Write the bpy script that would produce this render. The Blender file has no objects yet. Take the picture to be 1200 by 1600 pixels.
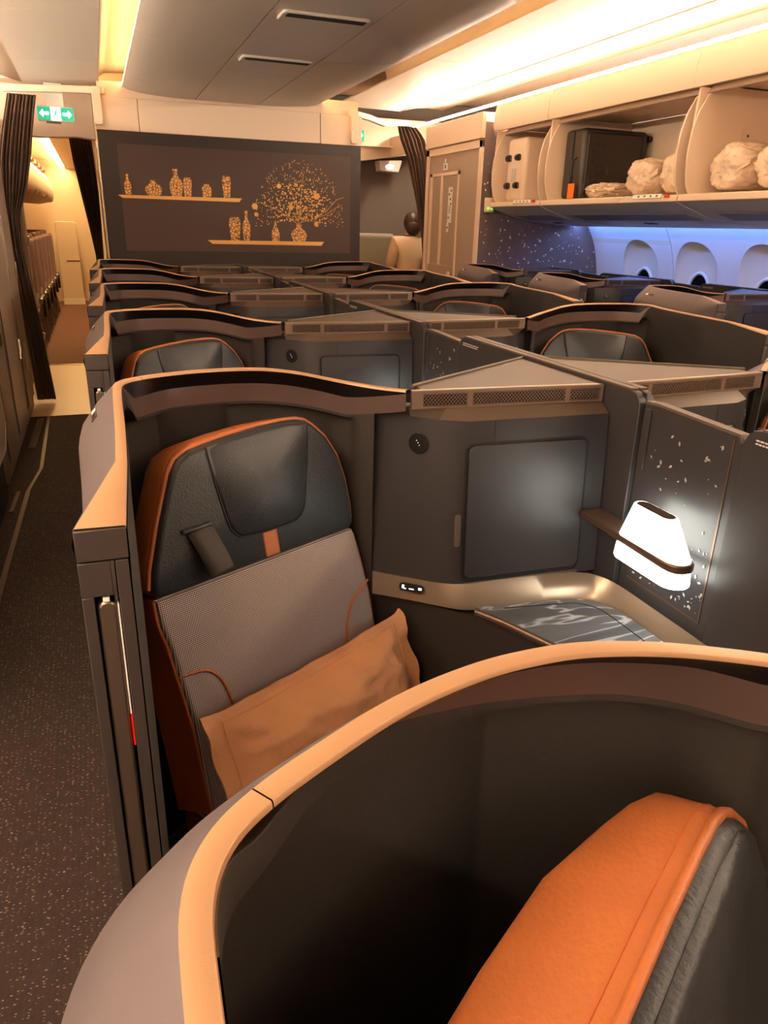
import bpy, bmesh, math, random
from mathutils import Vector, Matrix, noise
random.seed(7)
C = bpy.context.scene.collection
PI = math.pi
EYE = 1.40

# ------------------------------------------------------------------ materials
def lin(c):
    return tuple(((v/255)/12.92 if v/255 <= .04045 else ((v/255+.055)/1.055)**2.4) for v in c)

def mat(name, rgb, rough=.5, metal=0., noise_amt=0., noise_scale=40., bump=0., bump_scale=200., emit=None, estr=0., spec=.5, coat=0.):
    m = bpy.data.materials.new(name); m.use_nodes = True
    nt = m.node_tree; b = nt.nodes['Principled BSDF']
    col = lin(rgb) + (1,)
    b.inputs['Base Color'].default_value = col
    b.inputs['Roughness'].default_value = rough
    b.inputs['Metallic'].default_value = metal
    b.inputs['Specular IOR Level'].default_value = spec
    b.inputs['Coat Weight'].default_value = coat
    tc = None
    if noise_amt or bump:
        tc = nt.nodes.new('ShaderNodeTexCoord')
    if noise_amt:
        n = nt.nodes.new('ShaderNodeTexNoise'); n.inputs['Scale'].default_value = noise_scale
        n.inputs['Detail'].default_value = 4
        nt.links.new(tc.outputs['Object'], n.inputs['Vector'])
        r = nt.nodes.new('ShaderNodeValToRGB')
        r.color_ramp.elements[0].position = .3; r.color_ramp.elements[1].position = .7
        r.color_ramp.elements[0].color = tuple(v*(1-noise_amt) for v in col[:3]) + (1,)
        r.color_ramp.elements[1].color = tuple(min(1, v*(1+noise_amt)) for v in col[:3]) + (1,)
        nt.links.new(n.outputs['Fac'], r.inputs['Fac'])
        nt.links.new(r.outputs['Color'], b.inputs['Base Color'])
    if bump:
        n2 = nt.nodes.new('ShaderNodeTexNoise'); n2.inputs['Scale'].default_value = bump_scale
        n2.inputs['Detail'].default_value = 3
        nt.links.new(tc.outputs['Object'], n2.inputs['Vector'])
        bp = nt.nodes.new('ShaderNodeBump'); bp.inputs['Strength'].default_value = bump
        bp.inputs['Distance'].default_value = .01
        nt.links.new(n2.outputs['Fac'], bp.inputs['Height'])
        nt.links.new(bp.outputs['Normal'], b.inputs['Normal'])
    if emit:
        b.inputs['Emission Color'].default_value = lin(emit) + (1,)
        b.inputs['Emission Strength'].default_value = estr
    return m

def nodes_of(m):
    return m.node_tree.nodes, m.node_tree.links, m.node_tree.nodes['Principled BSDF']

M = {}
M['shell'] = mat('champagne_shell_shaded', (100, 91, 94), .42, .25, bump=.04, bump_scale=900)  # same paint as the rim, darkened and cooled for the shade on it
M['strip'] = mat('champagne_rim_toplit', (176, 138, 104), .42, .25, bump=.03, bump_scale=900)  # same paint as the shell, brightened and warmed for light from above
M['post'] = mat('shaded_shell_post', (66, 58, 55), .42, .25)  # shell paint again, darkened for the shade on faces toward the camera
M['band'] = mat('bronze_band', (92, 74, 68), .38, .45)
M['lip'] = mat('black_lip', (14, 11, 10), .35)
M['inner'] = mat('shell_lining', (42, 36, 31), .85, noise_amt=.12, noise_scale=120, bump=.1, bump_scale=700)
M['console'] = mat('console_grey', (48, 45, 46), .42, .1, bump=.05, bump_scale=1200)
M['ledge'] = mat('console_taupe', (84, 70, 58), .5, .15, bump=.05, bump_scale=900)
M['vent'] = mat('grille_bronze', (116, 94, 80), .45, .3)
M['dark'] = mat('dark_void', (14, 12, 11), .6)
M['darkbody'] = mat('dark_side', (40, 34, 31), .5)
M['groove'] = mat('groove_black', (10, 9, 9), .6)
M['trim'] = mat('champagne_trim', (146, 128, 110), .32, .55)
M['bronze'] = mat('bronze_metal', (98, 78, 66), .35, .6)
M['leather'] = mat('charcoal_leather', (38, 41, 45), .42, noise_amt=.08, noise_scale=30, bump=.12, bump_scale=260)
M['orange'] = mat('tan_orange_leather', (162, 92, 48), .45, noise_amt=.08, noise_scale=14, bump=.12, bump_scale=200)
M['bolster'] = mat('cognac_leather', (164, 84, 40), .5, noise_amt=.08, noise_scale=14, bump=.12, bump_scale=200)
M['tab'] = mat('ochre_tab', (170, 100, 48), .5)
M['piping'] = mat('tan_piping', (168, 92, 46), .5)
M['strapcloth'] = mat('dark_strap', (62, 56, 52), .7, bump=.1, bump_scale=500)
M['pillow'] = mat('camel_cotton', (205, 146, 102), .75, noise_amt=.06, noise_scale=9, bump=.5, bump_scale=20)
M['cream'] = mat('cream_plastic', (226, 204, 182), .5)
M['creamgrey'] = mat('pale_plastic', (196, 186, 180), .5)
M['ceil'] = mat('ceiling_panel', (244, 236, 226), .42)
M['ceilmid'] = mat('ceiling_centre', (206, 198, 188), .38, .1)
M['grey'] = mat('cabinet_metal', (168, 150, 134), .38, .3)
M['greydk'] = mat('cabinet_dark', (92, 82, 74), .45, .2)
M['chrome'] = mat('brushed_metal', (200, 185, 165), .25, .9)
M['steel'] = mat('bar_metal', (150, 134, 120), .28, .9)
M['curtain'] = mat('brown_curtain', (80, 60, 49), .85, noise_amt=.1, noise_scale=30, bump=.1, bump_scale=400)
M['panel'] = mat('art_panel_brown', (72, 55, 48), .55, .1)
M['frame'] = mat('art_frame_brown', (40, 30, 27), .45, .1)
M['gold'] = mat('art_gold', (232, 178, 104), .5, .15)
M['white'] = mat('white_plastic', (240, 238, 232), .5)
M['red'] = mat('red_tag', (200, 30, 24), .5)
M['redlbl'] = mat('red_orange_sticker', (190, 50, 24), .5)
M['tagorange'] = mat('orange_tag', (245, 120, 24), .5)
M['blackcase'] = mat('black_case', (56, 49, 45), .4, bump=.05, bump_scale=300)
M['plastic'] = mat('crumpled_plastic', (226, 202, 178), .32, noise_amt=.1, noise_scale=12, bump=.6, bump_scale=24, coat=.3)
M['lav'] = mat('lavatory_grey', (166, 147, 132), .5, .1)
M['wallgrey'] = mat('rear_wall_grey', (106, 98, 92), .7)
M['greenpad'] = mat('olive_pad', (118, 112, 88), .7)
M['winwall'] = mat('window_wall', (214, 212, 214), .5)
M['scoop'] = mat('window_scoop', (206, 198, 188), .55)  # wall panel tone, browned where the blue light misses the dish
M['pane'] = mat('night_pane', (10, 12, 12), .12)
M['bluegrey'] = mat('service_panel', (192, 190, 194), .42)
M['serv'] = mat('service_slot', (120, 118, 124), .45)
M['vinyl'] = mat('galley_vinyl', (214, 182, 146), .4, noise_amt=.04, noise_scale=60)
M['econcarpet'] = mat('rear_carpet', (112, 78, 68), .95, noise_amt=.15, noise_scale=200)
M['econseat'] = mat('mauve_seat', (120, 92, 92), .75, noise_amt=.08, noise_scale=40)
M['econhead'] = mat('mauve_headrest', (146, 112, 102), .7)
M['petal'] = mat('pale_petal', (226, 226, 220), .5)
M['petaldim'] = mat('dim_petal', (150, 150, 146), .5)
M['skin'] = mat('skin', (190, 140, 110), .6)
M['hair'] = mat('brown_hair', (52, 30, 20), .5, noise_amt=.3, noise_scale=60)
M['jacket'] = mat('beige_top', (206, 178, 146), .8, bump=.35, bump_scale=14)
M['trouser'] = mat('dark_trousers', (40, 36, 40), .8)
# lamps
M['lamp'] = mat('lamp_shade_lit', (250, 248, 240), .5, emit=(250, 252, 240), estr=11.)
M['cove'] = mat('cove_strip_lit', (255, 230, 180), .5, emit=(255, 208, 136), estr=48.)
M['coveR'] = mat('cove_strip_bright_lit', (255, 230, 180), .5, emit=(255, 228, 198), estr=200.)
M['coveL'] = mat('cove_strip_left_lit', (255, 230, 180), .5, emit=(255, 228, 198), estr=210.)
M['blueled'] = mat('blue_strip_lit', (120, 150, 255), .5, emit=(112, 160, 255), estr=50.)
M['exitg'] = mat('exit_green_lit', (10, 140, 110), .5, emit=(0, 165, 125), estr=1.0)
M['exitw'] = mat('exit_white_lit', (250, 252, 250), .5, emit=(235, 255, 250), estr=1.4)
M['spotlit'] = mat('small_light_lit', (220, 250, 255), .5, emit=(190, 245, 255), estr=3.)
M['greenled'] = mat('green_light_lit', (150, 210, 90), .5, emit=(150, 220, 70), estr=1.2)
M['iconlit'] = mat('icon_lit', (255, 255, 255), .5, emit=(255, 255, 250), estr=1.5)

def carpet():
    m = mat('flecked_carpet', (58, 42, 34), .95); N, L, b = nodes_of(m)
    tc = N.new('ShaderNodeTexCoord'); mp = N.new('ShaderNodeMapping'); mp.inputs['Scale'].default_value = (.62, 1.5, 1)
    L.new(tc.outputs['Object'], mp.inputs['Vector'])
    v = N.new('ShaderNodeTexVoronoi'); v.inputs['Scale'].default_value = 130; v.inputs['Randomness'].default_value = .55
    L.new(mp.outputs['Vector'], v.inputs['Vector'])
    lt = N.new('ShaderNodeMath'); lt.operation = 'LESS_THAN'; lt.inputs[1].default_value = .22
    L.new(v.outputs['Distance'], lt.inputs[0])
    wn = N.new('ShaderNodeTexWhiteNoise'); L.new(v.outputs['Color'], wn.inputs['Vector'])
    mul = N.new('ShaderNodeMath'); mul.operation = 'MULTIPLY'; L.new(lt.outputs[0], mul.inputs[0]); L.new(wn.outputs['Value'], mul.inputs[1])
    n2 = N.new('ShaderNodeTexNoise'); n2.inputs['Scale'].default_value = 30; L.new(tc.outputs['Object'], n2.inputs['Vector'])
    r0 = N.new('ShaderNodeValToRGB'); r0.color_ramp.elements[0].color = lin((30, 21, 17))+(1,); r0.color_ramp.elements[1].color = lin((56, 40, 32))+(1,)
    L.new(n2.outputs['Fac'], r0.inputs['Fac'])
    mx = N.new('ShaderNodeMix'); mx.data_type = 'RGBA'
    L.new(mul.outputs[0], mx.inputs[0]); L.new(r0.outputs['Color'], mx.inputs[6]); mx.inputs[7].default_value = lin((150, 134, 124))+(1,)
    L.new(mx.outputs[2], b.inputs['Base Color'])
    bp = N.new('ShaderNodeBump'); bp.inputs['Strength'].default_value = .5; bp.inputs['Distance'].default_value = .004
    L.new(v.outputs['Distance'], bp.inputs['Height']); L.new(bp.outputs['Normal'], b.inputs['Normal'])
    return m
M['carpet'] = carpet()

def weave():
    m = mat('woven_seat_cloth', (140, 120, 112), .85); N, L, b = nodes_of(m)
    tc = N.new('ShaderNodeTexCoord')
    mp = N.new('ShaderNodeMapping'); mp.inputs['Rotation'].default_value = (0, 0, PI/4); mp.inputs['Location'].default_value = (0, 0, .37)
    mp.inputs['Scale'].default_value = (1, 1, 0)
    L.new(tc.outputs['Object'], mp.inputs['Vector'])
    ck = N.new('ShaderNodeTexChecker'); ck.inputs['Scale'].default_value = 400
    ck.inputs['Color1'].default_value = lin((196, 182, 178))+(1,); ck.inputs['Color2'].default_value = lin((56, 48, 50))+(1,)
    L.new(mp.outputs['Vector'], ck.inputs['Vector']); L.new(ck.outputs['Color'], b.inputs['Base Color'])
    return m
M['weave'] = weave()

def marble():
    m = mat('grey_marble', (90, 94, 100), .28); N, L, b = nodes_of(m)
    tc = N.new('ShaderNodeTexCoord'); mp = N.new('ShaderNodeMapping'); mp.inputs['Rotation'].default_value = (0, 0, .95); mp.inputs['Scale'].default_value = (1.6, 8, 1)
    L.new(tc.outputs['Object'], mp.inputs['Vector'])
    n = N.new('ShaderNodeTexNoise'); n.inputs['Scale'].default_value = 1.5; n.inputs['Detail'].default_value = 3; n.inputs['Distortion'].default_value = .3
    L.new(mp.outputs['Vector'], n.inputs['Vector'])
    r = N.new('ShaderNodeValToRGB'); e = r.color_ramp.elements
    e[0].position = .25; e[0].color = lin((58, 60, 64))+(1,); e[1].position = .80; e[1].color = lin((96, 99, 104))+(1,)
    for q, c_ in ((.455,(74,76,80)),(.472,(150,153,158)),(.489,(78,80,84)),(.575,(86,89,93)),(.588,(172,175,180)),(.602,(84,87,91))):
        x = r.color_ramp.elements.new(q); x.color = lin(c_)+(1,)
    L.new(n.outputs['Fac'], r.inputs['Fac']); L.new(r.outputs['Color'], b.inputs['Base Color'])
    return m
M['marble'] = marble()

def crackle():
    m = mat('crackled_gold', (226, 170, 92), .5, .1); N, L, b = nodes_of(m)
    tc = N.new('ShaderNodeTexCoord'); v = N.new('ShaderNodeTexVoronoi'); v.feature = 'DISTANCE_TO_EDGE'; v.inputs['Scale'].default_value = 42
    L.new(tc.outputs['Object'], v.inputs['Vector'])
    r = N.new('ShaderNodeValToRGB'); r.color_ramp.elements[0].position = .05; r.color_ramp.elements[1].position = .12
    r.color_ramp.elements[0].color = lin((110, 66, 34))+(1,); r.color_ramp.elements[1].color = lin((230, 176, 104))+(1,)
    L.new(v.outputs['Distance'], r.inputs['Fac']); L.new(r.outputs['Color'], b.inputs['Base Color'])
    return m
M['crackle'] = crackle()
M['star'] = mat('starry_partition_navy', (102, 86, 84), .6, noise_amt=.12, noise_scale=5)

# ------------------------------------------------------------------ mesh builder
class MB:
    def __init__(s, xf=None): s.v = []; s.f = []; s.xf = xf
    def add(s, verts, faces):
        b = len(s.v); s.v += [tuple(p) for p in verts]; s.f += [tuple(i+b for i in f) for f in faces]; return s
    def box(s, x0, x1, y0, y1, z0, z1):
        x0, x1 = min(x0, x1), max(x0, x1); y0, y1 = min(y0, y1), max(y0, y1); z0, z1 = min(z0, z1), max(z0, z1)
        v = [(x0,y0,z0),(x1,y0,z0),(x1,y1,z0),(x0,y1,z0),(x0,y0,z1),(x1,y0,z1),(x1,y1,z1),(x0,y1,z1)]
        return s.add(v, [(0,3,2,1),(4,5,6,7),(0,1,5,4),(1,2,6,5),(2,3,7,6),(3,0,4,7)])
    def loft(s, rings, close=True, caps=True):
        n = len(rings[0]); v = [p for r in rings for p in r]; f = []
        m = n if close else n-1
        for i in range(len(rings)-1):
            for j in range(m):
                a = i*n+j; b2 = i*n+(j+1) % n
                f.append((a, b2, b2+n, a+n))
        if caps and close:
            f.append(tuple(range(n-1, -1, -1))); f.append(tuple((len(rings)-1)*n+j for j in range(n)))
        return s.add(v, f)
    def prism(s, poly, a0, a1, axis='z'):
        def P(p, a):
            return {'z': (p[0], p[1], a), 'y': (p[0], a, p[1]), 'x': (a, p[0], p[1])}[axis]
        return s.loft([[P(p, a0) for p in poly], [P(p, a1) for p in poly]])
    def tube(s, pts, r, n=8, caps=True):
        pts = [Vector(p) for p in pts]; rings = []
        rr = r if isinstance(r, (list, tuple)) else [r]*len(pts)
        up = None
        for i, p in enumerate(pts):
            d = (pts[min(i+1, len(pts)-1)] - pts[max(i-1, 0)]).normalized()
            if up is None:
                up = Vector((0,0,1)) if abs(d.z) < .9 else Vector((1,0,0))
            sd = d.cross(up).normalized(); up = sd.cross(d).normalized()
            rings.append([tuple(p + sd*math.cos(2*PI*k/n)*rr[i] + up*math.sin(2*PI*k/n)*rr[i]) for k in range(n)])
        return s.loft(rings, True, caps)
    def disc(s, c, nrm, r, h, n=24):
        nrm = Vector(nrm).normalized(); c = Vector(c)
        return s.tube([c, c+nrm*h], r, n)
    def sheet(s, rows):
        n = len(rows[0]); f = []
        for i in range(len(rows)-1):
            for j in range(n-1):
                a = i*n+j; f.append((a, a+1, a+1+n, a+n))
        return s.add([p for r in rows for p in r], f)
    def ellipsoid(s, c, r, nu=20, nv=12, fn=None):
        rings = []
        for i in range(1, nv):
            t = PI*i/nv; ring = []
            for j in range(nu):
                p = 2*PI*j/nu
                d = Vector((math.sin(t)*math.cos(p), math.sin(t)*math.sin(p), math.cos(t)))
                k = fn(d) if fn else 1
                ring.append((c[0]+d.x*r[0]*k, c[1]+d.y*r[1]*k, c[2]+d.z*r[2]*k))
            rings.append(ring)
        return s.loft(rings)
    def build(s, name, m, parent=None, smooth=30, bevel=0, seg=2, mw=None, solid=0, sub=0):
        me = bpy.data.meshes.new(name)
        vv = [s.xf(*p) for p in s.v] if s.xf else s.v
        me.from_pydata(vv, [], s.f); me.update()
        bm = bmesh.new(); bm.from_mesh(me)
        if solid == 0: bmesh.ops.recalc_face_normals(bm, faces=bm.faces)
        bm.to_mesh(me); bm.free()
        if smooth:
            me.polygons.foreach_set('use_smooth', [True]*len(me.polygons)); me.set_sharp_from_angle(angle=math.radians(smooth))
        me.materials.append(m)
        o = bpy.data.objects.new(name, me); C.objects.link(o)
        if parent: o.parent = parent
        if mw is not None: o.matrix_local = mw
        if solid:
            k = o.modifiers.new('thick', 'SOLIDIFY'); k.thickness = solid
        if bevel:
            k = o.modifiers.new('bev', 'BEVEL'); k.width = bevel; k.segments = seg; k.limit_method = 'ANGLE'; k.angle_limit = math.radians(40)
        if sub:
            k = o.modifiers.new('sub', 'SUBSURF'); k.levels = sub; k.render_levels = sub
        return o

def tag(o, label=None, cat=None, group=None, kind=None):
    if label: o['label'] = label
    if cat: o['category'] = cat
    if group: o['group'] = group
    if kind: o['kind'] = kind
    return o
def empty(name, loc=(0,0,0), label=None, cat=None, group=None, kind=None, rz=0):
    o = bpy.data.objects.new(name, None); C.objects.link(o); o.location = loc; o.rotation_euler = (0,0,rz); o.empty_display_size = .1
    return tag(o, label, cat, group, kind)
def struct(o): o['kind'] = 'structure'; return o
def copy_tree(o, parent=None):
    c = o.copy(); C.objects.link(c); c.parent = parent
    for ch in list(o.children):
        k = copy_tree(ch, c); k.matrix_parent_inverse = ch.matrix_parent_inverse
    return c

def catmull(pts, n=6):
    pts = [Vector(p) for p in pts]; out = []
    for i in range(len(pts)-1):
        p0 = pts[max(i-1, 0)]; p1 = pts[i]; p2 = pts[i+1]; p3 = pts[min(i+2, len(pts)-1)]
        for k in range(n):
            t = k/n
            out.append(.5*((2*p1)+(-p0+p2)*t+(2*p0-5*p1+4*p2-p3)*t*t+(-p0+3*p1-3*p2+p3)*t**3))
    out.append(pts[-1]); return out
def interp(tab, x):
    if x <= tab[0][0]: return tab[0][1]
    for (a, va), (b, vb) in zip(tab, tab[1:]):
        if x <= b: return va+(vb-va)*(x-a)/(b-a)
    return tab[-1][1]
def roundrect(x0, x1, y0, y1, r, n=5):
    out = []
    for cx, cy, a0 in ((x1-r, y1-r, 0), (x0+r, y1-r, 90), (x0+r, y0+r, 180), (x1-r, y0+r, 270)):
        for k in range(n+1):
            a = math.radians(a0+90*k/n); out.append((cx+r*math.cos(a), cy+r*math.sin(a)))
    return out

# ------------------------------------------------------------------ camera
yaw, pitch, roll, FPX = .3631, .3708, -.0264, 1144.37
fw = Vector((math.sin(yaw)*math.cos(pitch), math.cos(yaw)*math.cos(pitch), -math.sin(pitch)))
rt = Vector((math.cos(yaw), -math.sin(yaw), 0)); dn = fw.cross(rt)
r2 = rt*math.cos(roll)+dn*math.sin(roll); d2 = -rt*math.sin(roll)+dn*math.cos(roll)
cam = bpy.data.cameras.new('camera'); co = bpy.data.objects.new('camera', cam); C.objects.link(co)
co.matrix_world = Matrix(((r2.x, -d2.x, -fw.x, 0), (r2.y, -d2.y, -fw.y, 0), (r2.z, -d2.z, -fw.z, EYE), (0,0,0,1)))
cam.sensor_fit = 'VERTICAL'; cam.sensor_height = 36; cam.lens = FPX/1600*36; cam.clip_start = .02; cam.clip_end = 60
bpy.context.scene.camera = co

# ================================================================== SUITE (local y = Y - 1.52)
Y1 = 1.52; PITCH = 1.163
def ly(pts): return [(p[0], p[1]-Y1) + tuple(p[2:]) for p in pts]

RIM = ly([(-.001,.788,1.089),(.009,.957,1.111),(.0125,1.10,1.115),(.014,1.25,1.119),(.0155,1.335,1.123),(.018,1.372,1.127),(.028,1.398,1.128),(.048,1.419,1.128),
          (.087,1.443,1.128),(.15,1.476,1.126),(.207,1.495,1.124),(.254,1.502,1.1225),(.303,1.502,1.120),(.366,1.495,1.112),(.43,1.488,1.098),(.48,1.474,1.088),(.53,1.438,1.083),(.573,1.399,1.083)])
_p = [Vector(RIM[0]), Vector(RIM[0]).lerp(Vector(RIM[1]), .5)] + catmull(RIM[1:], 5)
RP = _p
RN = []
for i in range(len(RP)):
    d = RP[min(i+1, len(RP)-1)]-RP[max(i-1, 0)]; d.z = 0; d.normalize(); RN.append(Vector((-d.y, d.x, 0)))
KN = -.563   # y of the knee where the rim strip starts to widen
def rim_section(p):
    t = min(1, max(0, (KN-p.y)/(KN-(-.732)))) if p.x < .012 and p.y < KN else 0
    so = .0145+(.053-.0145)*t
    rear = min(1, max(0, (p.y-KN)/.35))
    do, dz = .058+.014*rear, -.066
    eo = .062+.017*rear
    C_ = (so, .0015); D_ = (do*(1-t)+.0545*t, dz*(1-t)-.003*t); E_ = (eo*(1-t)+.055*t, -.105*(1-t)-.034*t)
    return C_, D_, E_
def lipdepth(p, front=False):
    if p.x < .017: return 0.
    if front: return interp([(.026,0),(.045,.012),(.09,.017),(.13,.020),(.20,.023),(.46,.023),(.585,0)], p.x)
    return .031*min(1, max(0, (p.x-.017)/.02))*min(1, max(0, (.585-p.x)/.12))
def at(i, o, z): 
    q = RP[i]+RN[i]*o; return (q.x, q.y, RP[i].z+z)

def ly0(pts): return [(p[0]-Y1, p[1]) for p in pts]

def make_shell(front=False):
    root = empty('suite_shell', (0,0,0))
    idx = range(len(RP))
    # rim strip
    rows = []
    for i in idx:
        Cc, D, E = rim_section(RP[i])
        rows.append([at(i, 0, -.003), at(i, .0004, .0006), at(i, .0012, .0015), at(i, Cc[0], Cc[1])])
    cut = 33
    MB().sheet(rows[:cut+1]).build('wing_cap', M['strip'], root, smooth=50)
    MB().sheet([[tuple(Vector(q)+Vector((RP[cut+1]-RP[cut]))*.12) if k == 0 else q for q in r] for k, r in enumerate(rows[cut:])]).build('rim_strip', M['strip'], root, smooth=50)
    # outer wall with chamfer
    orows = []
    for i in idx:
        if RP[i].x > .465: continue
        Cc, D, E = rim_section(RP[i])
        zz = RP[i].z
        mid = ((Cc[0]+D[0])/2+.0025*(1-min(1, max(0, (KN-RP[i].y)/.17))), (Cc[1]+D[1])/2+.002)
        orows.append([at(i, *Cc), at(i, *mid), at(i, *D), at(i, (D[0]+E[0])/2+.003, (D[1]+E[1])/2), at(i, *E), at(i, E[0], .60-zz), at(i, E[0]-.004, .02-zz)])
    MB().sheet(orows).build('outer_shell', M['shell'], root, smooth=60)
    trows = []
    for i in idx:
        if RP[i].x < .46: continue
        Cc, D, E = rim_section(RP[i]); k = max(0, min(1, (.585-RP[i].x)/.09))
        trows.append([at(i, *Cc), at(i, D[0]*.6+.01, -.012-.012*k), at(i, D[0]*.6+.01, -.036)])
    MB().sheet(trows).build('rim_return', M['shell'], root, smooth=60)
    # lip, band, lining on the inside
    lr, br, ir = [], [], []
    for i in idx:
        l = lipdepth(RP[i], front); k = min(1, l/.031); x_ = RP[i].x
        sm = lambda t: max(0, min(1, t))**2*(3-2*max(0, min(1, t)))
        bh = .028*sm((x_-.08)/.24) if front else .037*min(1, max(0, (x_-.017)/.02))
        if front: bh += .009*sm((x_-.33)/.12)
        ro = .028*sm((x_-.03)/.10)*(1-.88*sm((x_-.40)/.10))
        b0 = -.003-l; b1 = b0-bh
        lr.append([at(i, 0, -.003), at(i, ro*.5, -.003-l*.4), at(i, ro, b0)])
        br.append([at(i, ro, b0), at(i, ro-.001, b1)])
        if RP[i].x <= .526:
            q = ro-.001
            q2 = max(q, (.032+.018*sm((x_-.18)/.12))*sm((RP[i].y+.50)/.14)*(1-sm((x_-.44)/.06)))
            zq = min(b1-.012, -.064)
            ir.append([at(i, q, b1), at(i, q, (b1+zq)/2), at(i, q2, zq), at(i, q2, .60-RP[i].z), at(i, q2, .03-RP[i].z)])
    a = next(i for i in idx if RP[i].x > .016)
    MB().sheet(lr[a:]).build('inner_lip', M['lip'], root, smooth=40)  # black lip, recessed below the rim strip
    MB().sheet(br[a:]).build('accent_band', M['band'], root, smooth=40)
    MB().sheet(ir).build('inner_lining', M['inner'], root, smooth=60)
    # wing front: cap face, posts and the bar in its slot
    y0 = RP[0].y
    MB().box(-.0555, -.0015, y0-.001, y0+.012, 1.052, 1.0885).build('wing_cap_front', M['post'], root, bevel=.0012)
    MB().box(-.0555, -.0215, y0, y0+.012, 1.008, 1.050).box(-.0555, -.043, y0, y0+.035, .03, 1.008).box(-.0215, -.0175, y0, y0+.012, 1.0, 1.05).build('front_post', M['post'], root, bevel=.001)
    MB().box(-.0165, -.0025, y0, y0+.03, .03, 1.050).build('inner_post', M['post'], root, bevel=.001)
    MB().box(-.043, -.0165, y0+.028, y0+.034, .03, 1.008).build('slot_back', M['dark'], root)
    bar = MB().prism(roundrect(-.0405, -.0205, .05, 1.0, .0095), y0+.003, y0+.020, 'y').build('grab_bar', M['steel'], root, bevel=.003)
    MB().box(-.0195, -.0178, y0+.004, y0+.016, .835, .995).build('bar_edge', M['white'], root)
    MB().box(-.0195, -.0172, y0+.002, y0+.014, .80, .845).build('pull_tag', M['red'], root)
    MB().box(-.034, -.027, y0+.001, y0+.012, 1.0005, 1.006).build('latch', M['white'], root)
    # seat number plate on the chamfer
    i = min(idx, key=lambda k: abs(RP[k].y+.20)+(1 if RP[k].x > .02 else 0))
    p = Vector(at(i, .0475, -.0345))
    fr = Matrix.Translation(p) @ Matrix.Rotation(math.radians(-50), 4, 'Y')
    pl = MB().prism(roundrect(-.007, .007, -.034, .034, .004), -.001, .002).build('number_plate', M['bronze'], root, mw=fr)
    MB().box(-.004, .004, -.026, -.012, .002, .0026).box(-.004, .004, -.008, .004, .002, .0026).build('number_mark', M['lip'], pl)
    MB().box(-.005, .005, .012, .030, .002, .0027).build('white_mark', M['white'], pl)  # plain white mark on the plate
    return root

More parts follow.
